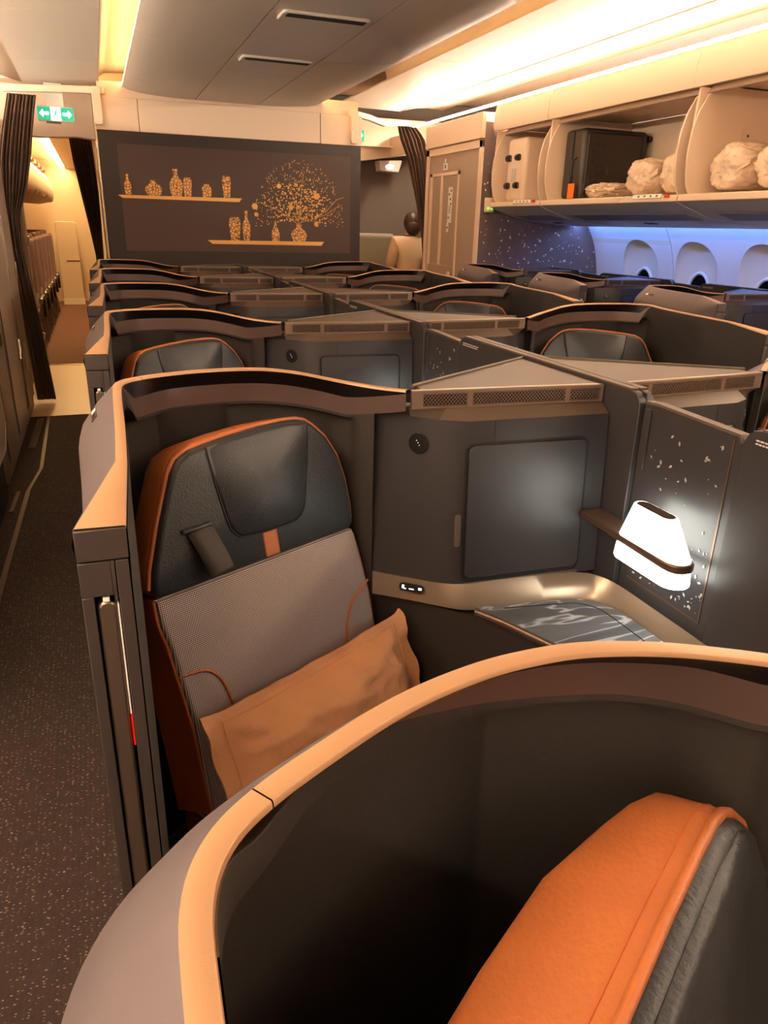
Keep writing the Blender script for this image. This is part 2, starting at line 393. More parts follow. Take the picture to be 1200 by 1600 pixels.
# ------------------------------------------------------------------ console
UU = ly([(.524,1.490),(.585,1.408),(.665,1.394),(.72,1.389),(.81,1.384),(1.043,1.372)])
PP = ly([(.524,1.489),(.597,1.428),(.645,1.380),(.70,1.352),(.80,1.3475),(1.043,1.3366)])
TT = ly([(.524,1.455),(.597,1.394),(.645,1.354),(.70,1.3271),(.80,1.3226),(1.043,1.3117)])
BKC = ly([(1.043,1.735),(.60,1.482),(.53,1.51)])
def make_console():
    root = empty('side_console')
    r = lambda P, z: [(p[0], p[1], z) for p in P]
    m = MB()
    rings = [r(PP+BKC, 1.022), r(TT+BKC, .645)]
    m.loft(rings).build('cabinet_body', M['console'], root, smooth=50)
    MB().loft([r(UU+BKC, 1.0435), r(PP+BKC, 1.0222)]).build('ledge', M['ledge'], root, smooth=20)
    top = ly([(.612,1.409),(1.043,1.376),(1.043,1.728),(.618,1.453)])
    MB().prism(top, 1.0437, 1.0825).build('top_panel', M['ledge'], root, smooth=20)
    e = ly([(.588,1.4015),(1.043,1.370)])
    d = Vector((e[1][0]-e[0][0], e[1][1]-e[0][1])); L = d.length; d /= L
    fr = Matrix(((d.x, 0, d.y, e[0][0]), (d.y, 0, -d.x, e[0][1]), (0, 1, 0, 0), (0,0,0,1)))   # x along, y up, z out
    MB().box(0, L, 1.0785, 1.0835, -.008, .004).build('edge_bead', M['trim'], root, mw=fr, bevel=.001)
    he = [Vector((p[0], p[1], 1.0835)) for p in ly([(.604,1.4425),(1.041,1.7255)])]
    MB().tube(he, .0045, 8).build('rear_bead', M['ledge'], root, smooth=60)
    # perforated grille in three lengths
    segs = [(.025, .125), (.138, .36), (.372, .448)]
    plate = MB(); plate.box(0, L, 1.0437, 1.048, -.006, .003); plate.box(0, L, 1.0745, 1.0785, -.006, .003)
    xs = [0]+[v for s_ in segs for v in s_]+[L]
    for k in range(0, len(xs), 2): plate.box(xs[k], xs[k+1], 1.048, 1.0745, -.006, .003)
    plate.build('grille_frame', M['vent'], root, mw=fr, smooth=0)
    for (a, b) in segs:
        g = MB(); p_ = .0080; z0, z1 = 1.048, 1.0745; hh = z1-z0; w = .00072; sl = 1.0
        def bar(x0, x1):
            # clip the slanted bar to the window a..b
            for sgn in (1,):
                dx = x1-x0; t0, t1 = 0., 1.
                if dx > 0:
                    t0 = max(t0, (a-x0)/dx); t1 = min(t1, (b-x0)/dx)
                else:
                    t0 = max(t0, (b-x0)/dx); t1 = min(t1, (a-x0)/dx)
                if t1 <= t0: return
                A_ = (x0+dx*t0, z0+hh*t0); B_ = (x0+dx*t1, z0+hh*t1)
                g.loft([[(A_[0]-w, A_[1], .0), (A_[0]+w, A_[1], .0), (A_[0]+w, A_[1], .0022), (A_[0]-w, A_[1], .0022)],
                        [(B_[0]-w, B_[1], .0), (B_[0]+w, B_[1], .0), (B_[0]+w, B_[1], .0022), (B_[0]-w, B_[1], .0022)]])
        n = int((b-a+hh)/p_)+2; dx = hh/sl*.92
        for k in range(-4, n+4):
            bar(a+k*p_-dx, a+k*p_); bar(a+k*p_, a+k*p_-dx)
        gg = g.build('grille', M['vent'], root, mw=fr, smooth=0)
        MB().box(a, b, z0, z1, -.0055, -.0035).build('grille_void', M['groove'], gg, smooth=0)
    # compartment door
    o = Vector((.80, 1.3475-Y1, 1.022)); ax = Vector((1, -.045, 0)).normalized(); up = Vector((0, .066, 1)); up = (up-ax*up.dot(ax)).normalized(); nz = ax.cross(up)
    nz = -nz if nz.y > 0 else nz
    fr2 = Matrix(((ax.x, up.x, nz.x, o.x), (ax.y, up.y, nz.y, o.y), (ax.z, up.z, nz.z, o.z), (0,0,0,1)))
    MB().prism(roundrect(-.104, .196, -.368, -.048, .018), -.006, .0022).build('door_surround', M['groove'], root, mw=fr2, smooth=40)
    door = MB().prism(roundrect(-.098, .190, -.358, -.053, .016), -.004, .0065).build('compartment_door', M['console'], root, mw=fr2, smooth=40, bevel=.0015)
    MB().prism(roundrect(-.125, -.110, -.280, -.205, .006), .0, .0022).build('door_latch', M['ledge'], root, mw=fr2, smooth=40)
    MB().box(-.100, .194, -.376, -.369, .0005, .004).build('door_sill', M['ledge'], root, mw=fr2, bevel=.001)
    MB().box(-.0385, -.0375, -.047, -.001, -.001, .0009).build('panel_seam', M['groove'], root, mw=fr2)
    # round light on the slanted face
    cpt = Vector((.6115, 1.409-Y1, .966)); nn = Vector((-.71, -.70, .075))
    b_ = MB().disc(cpt-nn*.004, nn, .0235, .007, 28).build('round_light', M['lip'], root, smooth=40, bevel=.0015)
    t = MB()
    for dx, dz in ((-.004,.006),(-.0005,.001),(.003,-.004)):
        t.disc(cpt+nn*.003+Vector((dx*.7, -dx*.7, dz)), nn, .0009, .0006, 8)
    t.build('indicator', M['iconlit'], b_)
    # champagne trim band that turns the corner on to the divider
    top_ = catmull(ly([(.526,1.452,.652),(.597,1.392,.652),(.645,1.352,.652),(.70,1.327,.652),(.80,1.321,.652),(.93,1.311,.652),(.990,1.298,.652),(1.025,1.266,.652),(1.038,1.21,.652),(1.040,1.10,.652),(1.040,.64,.652)]), 5)
    bot_ = catmull(ly([(.522,1.438,.612),(.590,1.384,.612),(.640,1.340,.612),(.69,1.302,.612),(.76,1.283,.612),(.90,1.264,.612),(.962,1.252,.612),(1.002,1.226,.612),(1.022,1.17,.612),(1.025,1.06,.612),(1.025,.64,.612)]), 5)
    rows = []
    for a, b in zip(top_, bot_):
        out = (b-a); out.z = 0; ln = max(out.length, 1e-4); out /= ln
        rows.append([tuple(a-out*.0+Vector((0,0,.0))), tuple(a+out*.006+Vector((0,0,.0015))), tuple(b), tuple(b-Vector((0,0,.012)))])
    MB().sheet(rows).build('trim_band', M['trim'], root, smooth=60)
    c0 = Vector((.576, 1.388-Y1, .636)); ax2 = Vector((.048, -.042, 0)).normalized(); up2 = Vector((.25*.66,.25*.75,1)).normalized(); up2 = (up2-ax2*up2.dot(ax2)).normalized(); n2 = ax2.cross(up2)
    if n2.y > 0: n2 = -n2
    fr3 = Matrix(((ax2.x, up2.x, n2.x, c0.x), (ax2.y, up2.y, n2.y, c0.y), (ax2.z, up2.z, n2.z, c0.z), (0,0,0,1)))
    cp = MB().prism(roundrect(-.006, .052, -.010, .009, .008), -.002, .0022).build('control_pad', M['lip'], root, mw=fr3, smooth=40)
    MB().box(.001, .006, -.004, .004, .002, .0028).box(.005, .011, -.005, -.003, .002, .0028).box(.018, .030, -.004, -.002, .002, .0028).box(.040, .048, -.002, .003, .002, .0028).build('control_icon', M['iconlit'], cp)
    # marble side table, its edge and the base below
    tb = ly([(.715,1.288),(.90,1.262),(.962,1.250),(1.000,1.222),(1.018,1.17),(1.022,1.06),(1.022,.66),(.93,.80),(.87,.945),(.80,1.10),(.74,1.235)])
    MB().prism(tb, .590, .610).build('marble_top', M['marble'], root, smooth=30)
    g = catmull(ly([(.775,1.262,.6105),(.90,1.243,.6105),(.945,1.232,.6105),(.975,1.20,.6105),(.983,1.15,.6105),(.985,1.0,.6105),(.985,.72,.6105)]), 5)
    MB().tube(g, .0013, 6).build('leaf_seam', M['groove'], root)
    MB().tube(ly([(.712,1.278,.603),(.745,1.222,.603),(.80,1.095,.603),(.87,.94,.603),(.93,.795,.603)]), .0085, 8).build('table_edge', M['bronze'], root, smooth=60)
    base = ly([(.535,1.475),(.60,1.425),(.66,1.375),(.76,1.31),(1.02,1.285),(1.02,.68),(.94,.82),(.88,.95),(.82,1.10),(.76,1.235),(.60,1.36)])
    MB().prism([b for b in base[:5]]+[base[5]]+base[6:10], .02, .588).build('table_base', M['darkbody'], root, smooth=20)
    MB().prism(ly([(.535,1.47),(.60,1.42),(.66,1.37),(.76,1.315),(1.03,1.29),(1.04,1.72),(.60,1.48)]), .02, .640).build('cabinet_base', M['darkbody'], root, smooth=20)
    return root

def make_lamp():
    root = empty('reading_lamp')
    def stad(cx, cy, hw, hl, n=10):
        out = []
        for k in range(n+1):
            a = PI*k/n; out.append((cx+hw*math.cos(a), cy+(hl-hw)+hw*math.sin(a)))
        for k in range(n+1):
            a = PI+PI*k/n; out.append((cx+hw*math.cos(a), cy-(hl-hw)+hw*math.sin(a)))
        return out
    cx = 1.008
    arm = ly([(1.041,1.315),(.985,1.317)]) + [(x, y-Y1) for x, y in ([(.977+.0,1.03),(.979,1.012),(.986,.999),(.998,.992),(1.018,.992),(1.030,.999),(1.037,1.012),(1.041,1.03)])]
    MB().prism(arm, .786, .804).build('bracket', M['bronze'], root, smooth=40, bevel=.003)
    def ring(hw, hl, cy, z): return [(x, y-Y1, z) for x, y in stad(cx, cy, hw, hl)]
    MB().loft([ring(.029,.094,1.092,.8042), ring(.0285,.093,1.092,.806), ring(.0175,.058,1.103,.877), ring(.0165,.056,1.103,.879)]).build('shade', M['lamp'], root, smooth=50)
    MB().loft([ring(.0145,.052,1.103,.8792), ring(.014,.051,1.103,.8802)]).build('shade_cap', M['bronze'], root, smooth=40)
    MB().loft([ring(.031,.098,1.092,.752), ring(.0325,.1,1.092,.756), ring(.031,.097,1.092,.784), ring(.029,.095,1.092,.7857)]).build('diffuser', M['lamp'], root, smooth=50)
    return root

def petal(m, p, ax, up, nrm, s, ang):
    ca, sa = math.cos(ang), math.sin(ang)
    e1 = Vector(ax)*ca+Vector(up)*sa; e2 = -Vector(ax)*sa+Vector(up)*ca; p = Vector(p); n_ = Vector(nrm)*.0006
    pts = [p+e1*s, p+e2*s*.5, p-e1*s*.8, p-e2*s*.45+e1*s*.2]
    m.loft([[tuple(q) for q in pts], [tuple(q+n_) for q in pts]])

def make_divider(end=2.122):
    root = empty('centre_divider')
    prof = ly0([(1.243,.02),(1.243,1.055),(1.247,1.072),(1.258,1.083),(1.275,1.088),(end-.037,1.088),(end-.017,1.084),(end-.005,1.072),(end,1.055),(end,.02)])
    for nm, x0, x1 in (('left_skin', 1.046, 1.0635), ('right_skin', 1.0665, 1.084)):
        MB().prism(prof, x0, x1, 'x').build(nm, M['console'], root, smooth=40, bevel=.002)
    for nm, x0, x1 in (('left_cap', 1.044, 1.0632), ('right_cap', 1.0668, 1.086)):
        MB().box(x0, x1, 1.275-Y1, end-.037-Y1, 1.0875, 1.0915).build(nm, M['ledge'], root, bevel=.001)
    MB().box(1.0636, 1.0664, 1.25-Y1, end-.007-Y1, .03, 1.085).build('divider_core', M['groove'], root)
    pan = ly0([(.966,.02),(.966,1.052),(.975,1.066),(1.20,1.073),(1.238,1.070),(1.238,.02)])
    sp = MB().prism(pan, 1.056, 1.074, 'x').build('sliding_panel', M['console'], root, smooth=40, bevel=.0015)
    MB().prism([(p[0], p[1]) for p in ly0([(.968,1.0525),(.976,1.0675),(1.20,1.0745),(1.237,1.0715),(1.237,1.066),(1.20,1.069),(.978,1.062),(.972,1.05)])], 1.0545, 1.0755, 'x').build('panel_edge', M['ledge'], sp, smooth=40)
    for xx, nx in ((1.0548, -1), (1.0746, 1)):
        MB().box(xx, xx+.0006, .985-Y1, 1.212-Y1, .672, .676).box(xx, xx+.0006, .985-Y1, .989-Y1, .676, 1.055).build('frame_line', M['bronze'], sp)
        pm = MB(); rnd = random.Random(3)
        for k in range(85):
            y = 1.215-.225*rnd.random()**.75; z = .69+.35*rnd.random()**1.8
            petal(pm, (xx+(.0003 if nx > 0 else .0003), y-Y1, z), (0,1,0), (0,0,1), (nx,0,0), rnd.choice((.0018,.003,.0042,.006)), rnd.uniform(0, PI))
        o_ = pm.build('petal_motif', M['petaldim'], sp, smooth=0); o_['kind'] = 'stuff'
    MB().prism(roundrect(1.212-Y1, 1.232-Y1, .925, 1.058, .008), 1.0505, 1.0558, 'x').build('grip', M['console'], sp, smooth=40, bevel=.0012)
    pl = MB()
    rnd = random.Random(5)
    for row in range(2):
        y = end-.027
        while y > end-.122:
            w = rnd.uniform(.004, .009); pl.box(1.0454, 1.0462, y-Y1, y-w-Y1, 1.068-row*.006, 1.0705-row*.006); y -= w+.002
    pl.build('notice', M['creamgrey'], root)
    return root

# ------------------------------------------------------------------ seat
SA = math.radians(27); SR = math.radians(12)
su = Vector((math.cos(SA), math.sin(SA), 0)); sn = Vector((math.sin(SA), -math.cos(SA), 0))
sup = -sn*math.sin(SR)+Vector((0,0,1))*math.cos(SR); sN = su.cross(sup)
SO = Vector((.0255, 1.227-Y1, .77))
SF = Matrix(((su.x, sup.x, sN.x, SO.x), (su.y, sup.y, sN.y, SO.y), (su.z, sup.z, sN.z, SO.z), (0,0,0,1)))
HEAD = [(.012,.004),(.0,.018),(.008,.05),(.038,.125),(.080,.214),(.098,.236),(.125,.248),(.155,.2525),(.213,.259),(.291,.2645),(.355,.2648),(.39,.2625),(.413,.256),(.432,.243),(.462,.214),(.489,.167),(.502,.11),(.506,.05),(.504,.018),(.492,.004)]
def inset(poly, d):
    n = len(poly); out = []
    A = sum(poly[i][0]*poly[(i+1) % n][1]-poly[(i+1) % n][0]*poly[i][1] for i in range(n)); sg = 1 if A > 0 else -1
    for i in range(n):
        a = Vector(poly[i-1]); b = Vector(poly[i]); c = Vector(poly[(i+1) % n])
        n1 = Vector((-(b-a).y, (b-a).x)).normalized(); n2 = Vector((-(c-b).y, (c-b).x)).normalized(); t = (n1+n2)
        t = t/max(.35, t.length_squared/2)*.5*1.0 if t.length > 1e-6 else n1
        out.append(tuple(b+t*d*sg))
    return out
def pad(m, outline, h, steps=((0,0),(.004,.45),(.010,.8),(.022,1.))):
    rings = [[(x, y, h*hz) for x, y in (inset(outline, ins) if ins else outline)] for ins, hz in steps]
    m.loft(rings, True, False)
    n = len(outline); cx = sum(p[0] for p in rings[-1])/n; cy = sum(p[1] for p in rings[-1])/n
    b = len(m.v)-n; m.v.append((cx, cy, h*1.04)); k = len(m.v)-1
    for j in range(n): m.f.append((b+j, b+(j+1) % n, k))
    return m
def make_seat():
    root = empty('lounge_seat')
    # headrest
    gus = MB(); o2 = inset(HEAD, -.003)
    gus.loft([[(x, y, -.080+.038*max(0, min(1, (x-.28)/.18))) for x, y in inset(HEAD, .006)], [(x, y, -.074+.038*max(0, min(1, (x-.28)/.18))) for x, y in o2], [(x, y, -.01) for x, y in o2], [(x, y, -.001) for x, y in HEAD]], True, True)
    hg = gus.build('headrest', M['orange'], root, mw=SF, smooth=50)
    def child(mb, name, m, par, **k):
        return mb.build(name, m, par, mw=None, **k)
    MB().tube([(x, y, .0) for x, y in HEAD[1:-1]], .0042, 8, False).build('piping', M['orange'], hg, smooth=60)
    MB().tube([(x, y, -.0135) for x, y in inset(HEAD, -.0034)+inset(HEAD, -.0034)[:1]], .0010, 5, False).build('stitching', M['bolster'], hg)
    face = pad(MB(), [(x, y-(.0075 if y < .03 else 0)) for x, y in inset(HEAD, .003)], .014)
    fc = face.build('face_pad', M['leather'], hg, smooth=70)
    INS = [(.159,.2455),(.166,.17),(.178,.095),(.186,.076),(.198,.064),(.216,.059),(.27,.056),(.33,.057),(.35,.062),(.364,.075),(.373,.095),(.388,.15),(.402,.205),(.408,.25),(.355,.256),(.291,.256),(.213,.251)]
    ip = pad(MB(), [(x, y) for x, y in INS], .008, ((0,0),(.004,.6),(.012,1.)))
    ip.v = [(x, y, z+.0125) for x, y, z in ip.v]
    ip.build('centre_pad', M['leather'], hg, smooth=70)
    MB().tube([(x, y, .0142) for x, y in catmull([(x, y, 0) for x, y in INS[:14]], 3) for x, y in [(x, y)]] if False else [(p.x, p.y, .0150) for p in catmull([(x, y, 0) for x, y in INS[:14]], 3)], .0021, 6).build('pad_seam', M['groove'], hg)
    MB().box(.2515, .2875, .004, .0575, .010, .0158).build('tan_tab', M['tab'], hg, bevel=.002)
    MB().box(.2535, .2555, .004, .0575, .0155, .0162).box(.2835, .2855, .004, .0575, .0155, .0162).build('tab_stitching', M['bolster'], hg)
    # belt keeper strap on the headrest
    fl = MB()
    rows = []
    for k, (v, w) in enumerate([(.102,.014),(.096,.018),(.085,.022),(.066,.027),(.04,.031),(.020,.033),(.014,.031)]):
        sh = (.102-v)*.26
        rows.append([(.086+sh+.0, v-.004, w), (.105+sh, v-.001, w+.003), (.124+sh, v+.001, w+.003), (.137+sh, v+.004, w)])
    fl.sheet(rows).build('belt_keeper', M['strapcloth'], hg, smooth=60, solid=.004)
    MB().box(.076, .140, .100, .110, .010, .0225).build('keeper_sleeve', M['leather'], hg, bevel=.004)
    # backrest
    BK = [(.004,-.006),(.003,-.05),(.012,-.095),(.019,-.165),(.028,-.26),(.032,-.46),(.49,-.46),(.522,-.33),(.528,-.24),(.524,-.158),(.513,-.076),(.503,-.02),(.497,-.006)]
    bb = MB(); ob = inset(BK, -.002)
    bb.loft([[(x, y, -.095+.067*max(0, min(1, (x-.28)/.22))) for x, y in inset(BK, .012)], [(x-interp([(-.46,.026),(-.30,.026),(-.16,.018),(-.05,.0)], y) if x < .2 else x, y, -.08+.058*max(0, min(1, (x-.28)/.22))) for x, y in ob], [(x, y, -.012) for x, y in ob], [(x, y, -.002) for x, y in BK]])
    bk = bb.build('backrest', M['bolster'], root, mw=SF, smooth=50)
    pad(MB(), [(x, y+(.0045 if y > -.025 else 0)) for x, y in inset(BK, .003)], .012, ((0,0),(.003,.5),(.008,.85),(.02,1.))).build('back_cloth', M['weave'], bk, smooth=70)
    for half in (BK[:6], BK[6:]): MB().tube([(x, y, .001) for x, y in half], .0035, 8).build('back_piping', M['piping'], bk, smooth=60)
    w = .0135
    for pts in ([(.020,-.160),(.045,-.158),(.075,-.166),(.097,-.188),(.110,-.222),(.121,-.285)], [(.525,-.135),(.497,-.142),(.466,-.163),(.443,-.198),(.432,-.235),(.425,-.285)]):
        MB().tube(catmull([(x, y, w if i else .006) for i, (x, y) in enumerate(pts)], 5), .0028, 8).build('accent_piping', M['piping'], bk, smooth=60)
    # cushion and base (flat, in seat plan)
    PF = Matrix(((su.x, -sn.x, 0, SO.x), (su.y, -sn.y, 0, SO.y), (0, 0, 1, 0), (0,0,0,1)))
    MB().box(.03, .49, -.47, -.075+.09, .268, .328).build('cushion', M['weave'], root, mw=PF, bevel=.03, seg=4)
    MB().box(.03, .49, -.465, .01, .215, .268).build('cushion_side', M['bolster'], root, mw=PF, bevel=.01)
    MB().box(.06, .46, -.40, .06, .012, .215).build('seat_base', M['darkbody'], root, mw=PF, bevel=.01)
    return root

def make_pillow():
    root = empty('pillow')
    n1, n2 = 44, 22
    L, H = .545, .205
    def surf(sgn):
        rows = []
        for j in range(n2+1):
            v = -1+2*j/n2; row = []
            for i in range(n1+1):
                u = -1+2*i/n1
                fu = min(1, (1-abs(u))/.13); fv = min(1, (1-abs(v))/.2)
                cu = max(0, (abs(u)-.86)/.14); cv = max(0, (abs(v)-.78)/.22)
                prof = (max(0, 1-(max(0, abs(u)/.87))**3.2) if abs(u) < .87 else 0)*(max(0, 1-(abs(v)/.80)**2.6) if abs(v) < .80 else 0)
                x = u*L/2*(1-.05*(1-v*v)*0+.03*v*0); y = v*H/2*(1+.10*abs(u)**4)+.004*noise.noise(Vector((u*4, v*2, 9)))*cv
                nz = noise.noise(Vector((u*3.2+7, v*2.1+3*sgn, 1.7*sgn)))
                wr = abs(noise.noise(Vector((u*6+v*2.5, v*2.2-u, 4.1+sgn))))
                z = sgn*(.003+(.062 if sgn > 0 else .040)*prof**.7*(1+.3*nz) - .030*wr*(prof > 0)*min(1, prof*4))
                flut = .004*math.sin(u*11+v*5)*cv+.006*math.sin(v*7+u*3)*cu+.006*noise.noise(Vector((u*5, v*4, 2)))*(cu+cv)
                row.append((x, y, z+flut))
            rows.append(row)
        return rows
    m = MB(); m.sheet(surf(1)); m.sheet([r[::-1] for r in surf(-1)])
    a = surf(1); b = surf(-1)
    ring = [(a[0][i], b[0][i]) for i in range(n1+1)]+[(a[j][-1], b[j][-1]) for j in range(1, n2+1)]+[(a[-1][i], b[-1][i]) for i in range(n1-1, -1, -1)]+[(a[j][0], b[j][0]) for j in range(n2-1, -1, -1)]
    m.sheet([[p for p, q in ring], [q for p, q in ring]])
    tilt = Matrix.Rotation(math.radians(-10), 4, 'X')
    fr = SF @ Matrix.Translation((.288, -.326, .086)) @ Matrix.Rotation(math.radians(1.5), 4, 'Z') @ tilt
    m.build('pillow_case', M['pillow'], root, mw=fr, smooth=80)
    s_ = MB()
    def edge(u, v): return (u*L/2*.87, v*H/2*.80*(1+.1*abs(u)**4), .007)
    s_.tube([edge(-1+2*k/30, 1) for k in range(31)], .0012, 5).tube([edge(-1+2*k/30, -1) for k in range(31)], .0012, 5).tube([edge(1, -1+2*k/14) for k in range(15)], .0012, 5).tube([edge(-1, -1+2*k/14) for k in range(15)], .0012, 5)
    s_.build('flange_seam', M['pillow'], root, mw=fr)
    return root

protos = {'shell': make_shell(), 'front': make_shell(True), 'console': make_console(), 'lamp': make_lamp(), 'divider': make_divider(), 'last_divider': make_divider(1.745), 'seat': make_seat()}
used = set()
def place(kind, x, y, mirror=False, label=None, cat=None, group=None):
    if kind not in used:
        o = protos[kind]; used.add(kind)
    else:
        o = copy_tree(protos[kind])
    o.location = (x, y, 0); o.rotation_euler = (0, 0, 0); o.scale = (-1 if mirror else 1, 1, 1)
    return tag(o, label, cat, group)

ROWY = [.357, 1.52] + [1.52+PITCH*k for k in range(1, 5)]
LW = ['at the very front, cut by the bottom edge of the photo', 'holding the tan pillow', 'first behind the pillow seat', 'second behind the pillow seat', 'third behind the pillow seat', 'last, just before the dark art panel']
RWORD = ['', 'cut off at the right edge', 'nearest the right edge', 'next behind it toward the art panel', 'fourth, smaller and further back', 'farthest, beside the person in beige']
for r in range(6):
    y = ROWY[r]
    place('shell' if r else 'front', 0, y if r else .386, False, ['taupe curved suite shell in the foreground with wide rim, filling the bottom of the photo',
        'taupe curved suite shell wrapped round the seat with the tan pillow', 'taupe suite shell directly behind the pillow seat in the left column',
        'taupe suite shell in the left column, second one behind the pillow seat', 'taupe suite shell in the left column, third one behind the pillow seat',
        'taupe suite shell in the left column, smallest, closest to the dark art panel'][r], 'seat shell', 'left column suite shells')
    o_ = place('seat', 0, y if r else .32, False, ['seat with orange leather headrest side at bottom right corner of the photo',
        'charcoal and tan seat with woven back behind the tan pillow', 'charcoal headrest seat with orange edge just behind the pillow seat in the left column',
        'charcoal seat with thin orange top edge, second behind the pillow seat', 'charcoal seat mostly hidden, third behind the pillow seat',
        'charcoal seat hidden behind the last left shell before the art panel'][r], 'seat', 'left column seats')
    if not r: o_.rotation_euler.z = math.radians(5)
    if True:
        place('console', 0, y if r else .386, False, ['grey side console of the foreground suite, just outside the right edge', 'grey side console with square door and marble top lit by the white lamp', 'grey side console with grille and round light, behind the pillow suite',
            'grey side console with grille, left column, second behind the pillow suite', 'grey side console with grille, left column, third behind the pillow suite',
            'grey side console top, left column, nearest the art panel'][r], 'console', 'left column side consoles')
        if r: place('lamp', 0, y, False, ['', 'glowing white oblong lamp on bronze bracket beside the petal panel', 'suite lamp lighting the console behind the pillow suite, left of the centre divider',
            'suite lamp left of divider, second suite behind the pillow seat', 'suite lamp left of divider, third suite behind the pillow seat', 'suite lamp left of divider in the last suite before the art panel'][r], 'lamp', 'left column suite lamps')
    place('divider' if r < 5 else 'last_divider', 0, y if r else 1.52-PITCH, False, ['centre divider ridge at the right edge of the photo in front of the petal panel', 'centre divider with petal patterned sliding panel beside the glowing lamp',
        'centre divider with white notice text, right behind the lamp suite', 'centre divider ridge, second behind the lamp suite', 'centre divider ridge, third behind the lamp suite',
        'centre divider ridge, closest to the art panel'][r], 'divider', 'centre dividers')
    if r:
        X2 = 2*1.065
        place('shell', X2, y, True, ['', 'suite shell right of the divider, level with the pillow seat, just past the right edge', 'large taupe suite shell right of the divider near the right edge of the photo',
            'taupe suite shell right of the divider, second from the right edge', 'taupe suite shell right of the divider, third from the right edge', 'small taupe suite shell right of the divider, closest to the person in beige'][r], 'seat shell', 'right column suite shells')
        place('seat', X2, y, True, ['', 'seat right of the divider, level with the pillow seat', 'charcoal headrest seat with thin tan piping inside the large right shell',
            'charcoal seat with tan piping, right of the divider, second from the right edge', 'charcoal seat with tan piping, right of the divider, third from the right edge', 'charcoal seat in the smallest right shell by the art panel'][r], 'seat', 'right column seats')
        place('console', X2, y, True, ['', 'side console with long grille right of the divider, cut by the right edge', 'side console with grille right of divider in front of the large right shell',
            'side console with grille right of divider, second from the right edge', 'side console with grille right of divider, third from the right edge', 'side console right of divider, nearest the art panel'][r], 'console', 'right column side consoles')
        place('lamp', X2, y, True, ['', 'suite lamp right of the divider, level with the pillow seat', 'suite lamp right of the divider before the large right shell', 'suite lamp right of divider, second suite from the right edge',
            'suite lamp right of divider, third suite from the right edge', 'suite lamp right of divider in the last suite'][r], 'lamp', 'right column suite lamps')
p_ = make_pillow(); p_.location = (0, Y1, 0); tag(p_, 'tan cotton pillow with flanged edge leaning on the woven seat back', 'pillow')
# window suites
KX = 2.83+.055
for j, yy in ((0, 2.914+.732), (1, 4.077+.732), (2, 5.24+.732)):
    nm = ['nearest, cut by the right edge', 'middle one below the plastic-wrapped bags', 'farthest, under the starry partition'][j]
    place('shell', KX, yy, False, 'suite shell in the window column, '+nm, 'seat shell', 'window column suite shells')
    place('seat', KX, yy, False, 'hidden seat in the window column, '+nm, 'seat', 'window column seats')
    place('console', KX, yy, False, 'blue-lit side console in the window column, '+nm, 'console', 'window column side consoles')
    place('divider', KX, yy, False, 'blue-lit divider along the windows, '+nm, 'divider', 'window column dividers')

# ================================================================== SETTING
# ---- floor
f = MB().box(-2.2, 5.2, -3, 5.98, -.05, 0).build('floor', M['carpet'], smooth=0); struct(f)
f = MB().box(-2.2, 5.2, 5.98, 8.22, -.05, .001).build('floor', M['vinyl'], smooth=0); struct(f)
f = MB().box(-2.2, 5.2, 8.22, 17, -.05, 0).build('floor', M['econcarpet'], smooth=0); struct(f)
struct(MB().box(-.56, -.06, 8.205, 8.235, 0, .006).build('trim_1', M['chrome'], smooth=0))
t = MB()
def strip(p, q, w, h=.006):
    p = Vector(p); q = Vector(q); d = (q-p).normalized(); s_ = Vector((-d.y, d.x))*w/2
    t.prism([tuple(p+s_), tuple(p-s_), tuple(q-s_), tuple(q+s_)], .0005, h)
strip((-.515, 2.2), (-.488, 4.22), .022); strip((-.488, 4.22), (-.445, 4.62), .018); strip((-.445, 4.62), (-.470, 5.96), .02)
struct(t.build('trim_2', M['band'], smooth=0))
t = MB(); strip((-.545, 3.9), (-.535, 4.22), .02); strip((-.53, 5.1), (-.52, 5.9), .045)
struct(t.build('trim_3', M['band'], smooth=0))

# ---- ceiling, a cross profile drawn out along the cabin in panels with fine gaps
def ceil_strip(prof, ys, m, gap=.005, th=.012):
    mb = MB()
    for y0, y1 in zip(ys, ys[1:]):
        a, b = y0+gap/2, y1-gap/2
        low = [(x, z) for x, z in prof]; up_ = [(x, z+th) for x, z in prof[::-1]]
        mb.prism(low+up_, a, b, 'y')
    return struct(mb.build('ceiling', m, smooth=30))
ysL = [-3, -1.5, 0, 1.75, 3.1, 4.43, 5.69, 6.62]
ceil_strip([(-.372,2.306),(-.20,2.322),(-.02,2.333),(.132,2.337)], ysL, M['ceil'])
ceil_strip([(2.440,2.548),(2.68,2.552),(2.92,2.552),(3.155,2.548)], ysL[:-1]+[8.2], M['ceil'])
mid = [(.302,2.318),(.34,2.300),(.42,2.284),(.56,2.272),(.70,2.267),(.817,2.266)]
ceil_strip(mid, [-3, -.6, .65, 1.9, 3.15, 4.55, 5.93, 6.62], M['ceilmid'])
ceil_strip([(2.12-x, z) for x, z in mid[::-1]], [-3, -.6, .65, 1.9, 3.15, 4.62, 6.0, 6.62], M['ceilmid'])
ceil_strip([(.824,2.266),(1.296,2.266)], [-3, -.4, .6, 1.6, 2.6, 3.28, 4.22, 5.13, 6.62], M['ceilmid'])
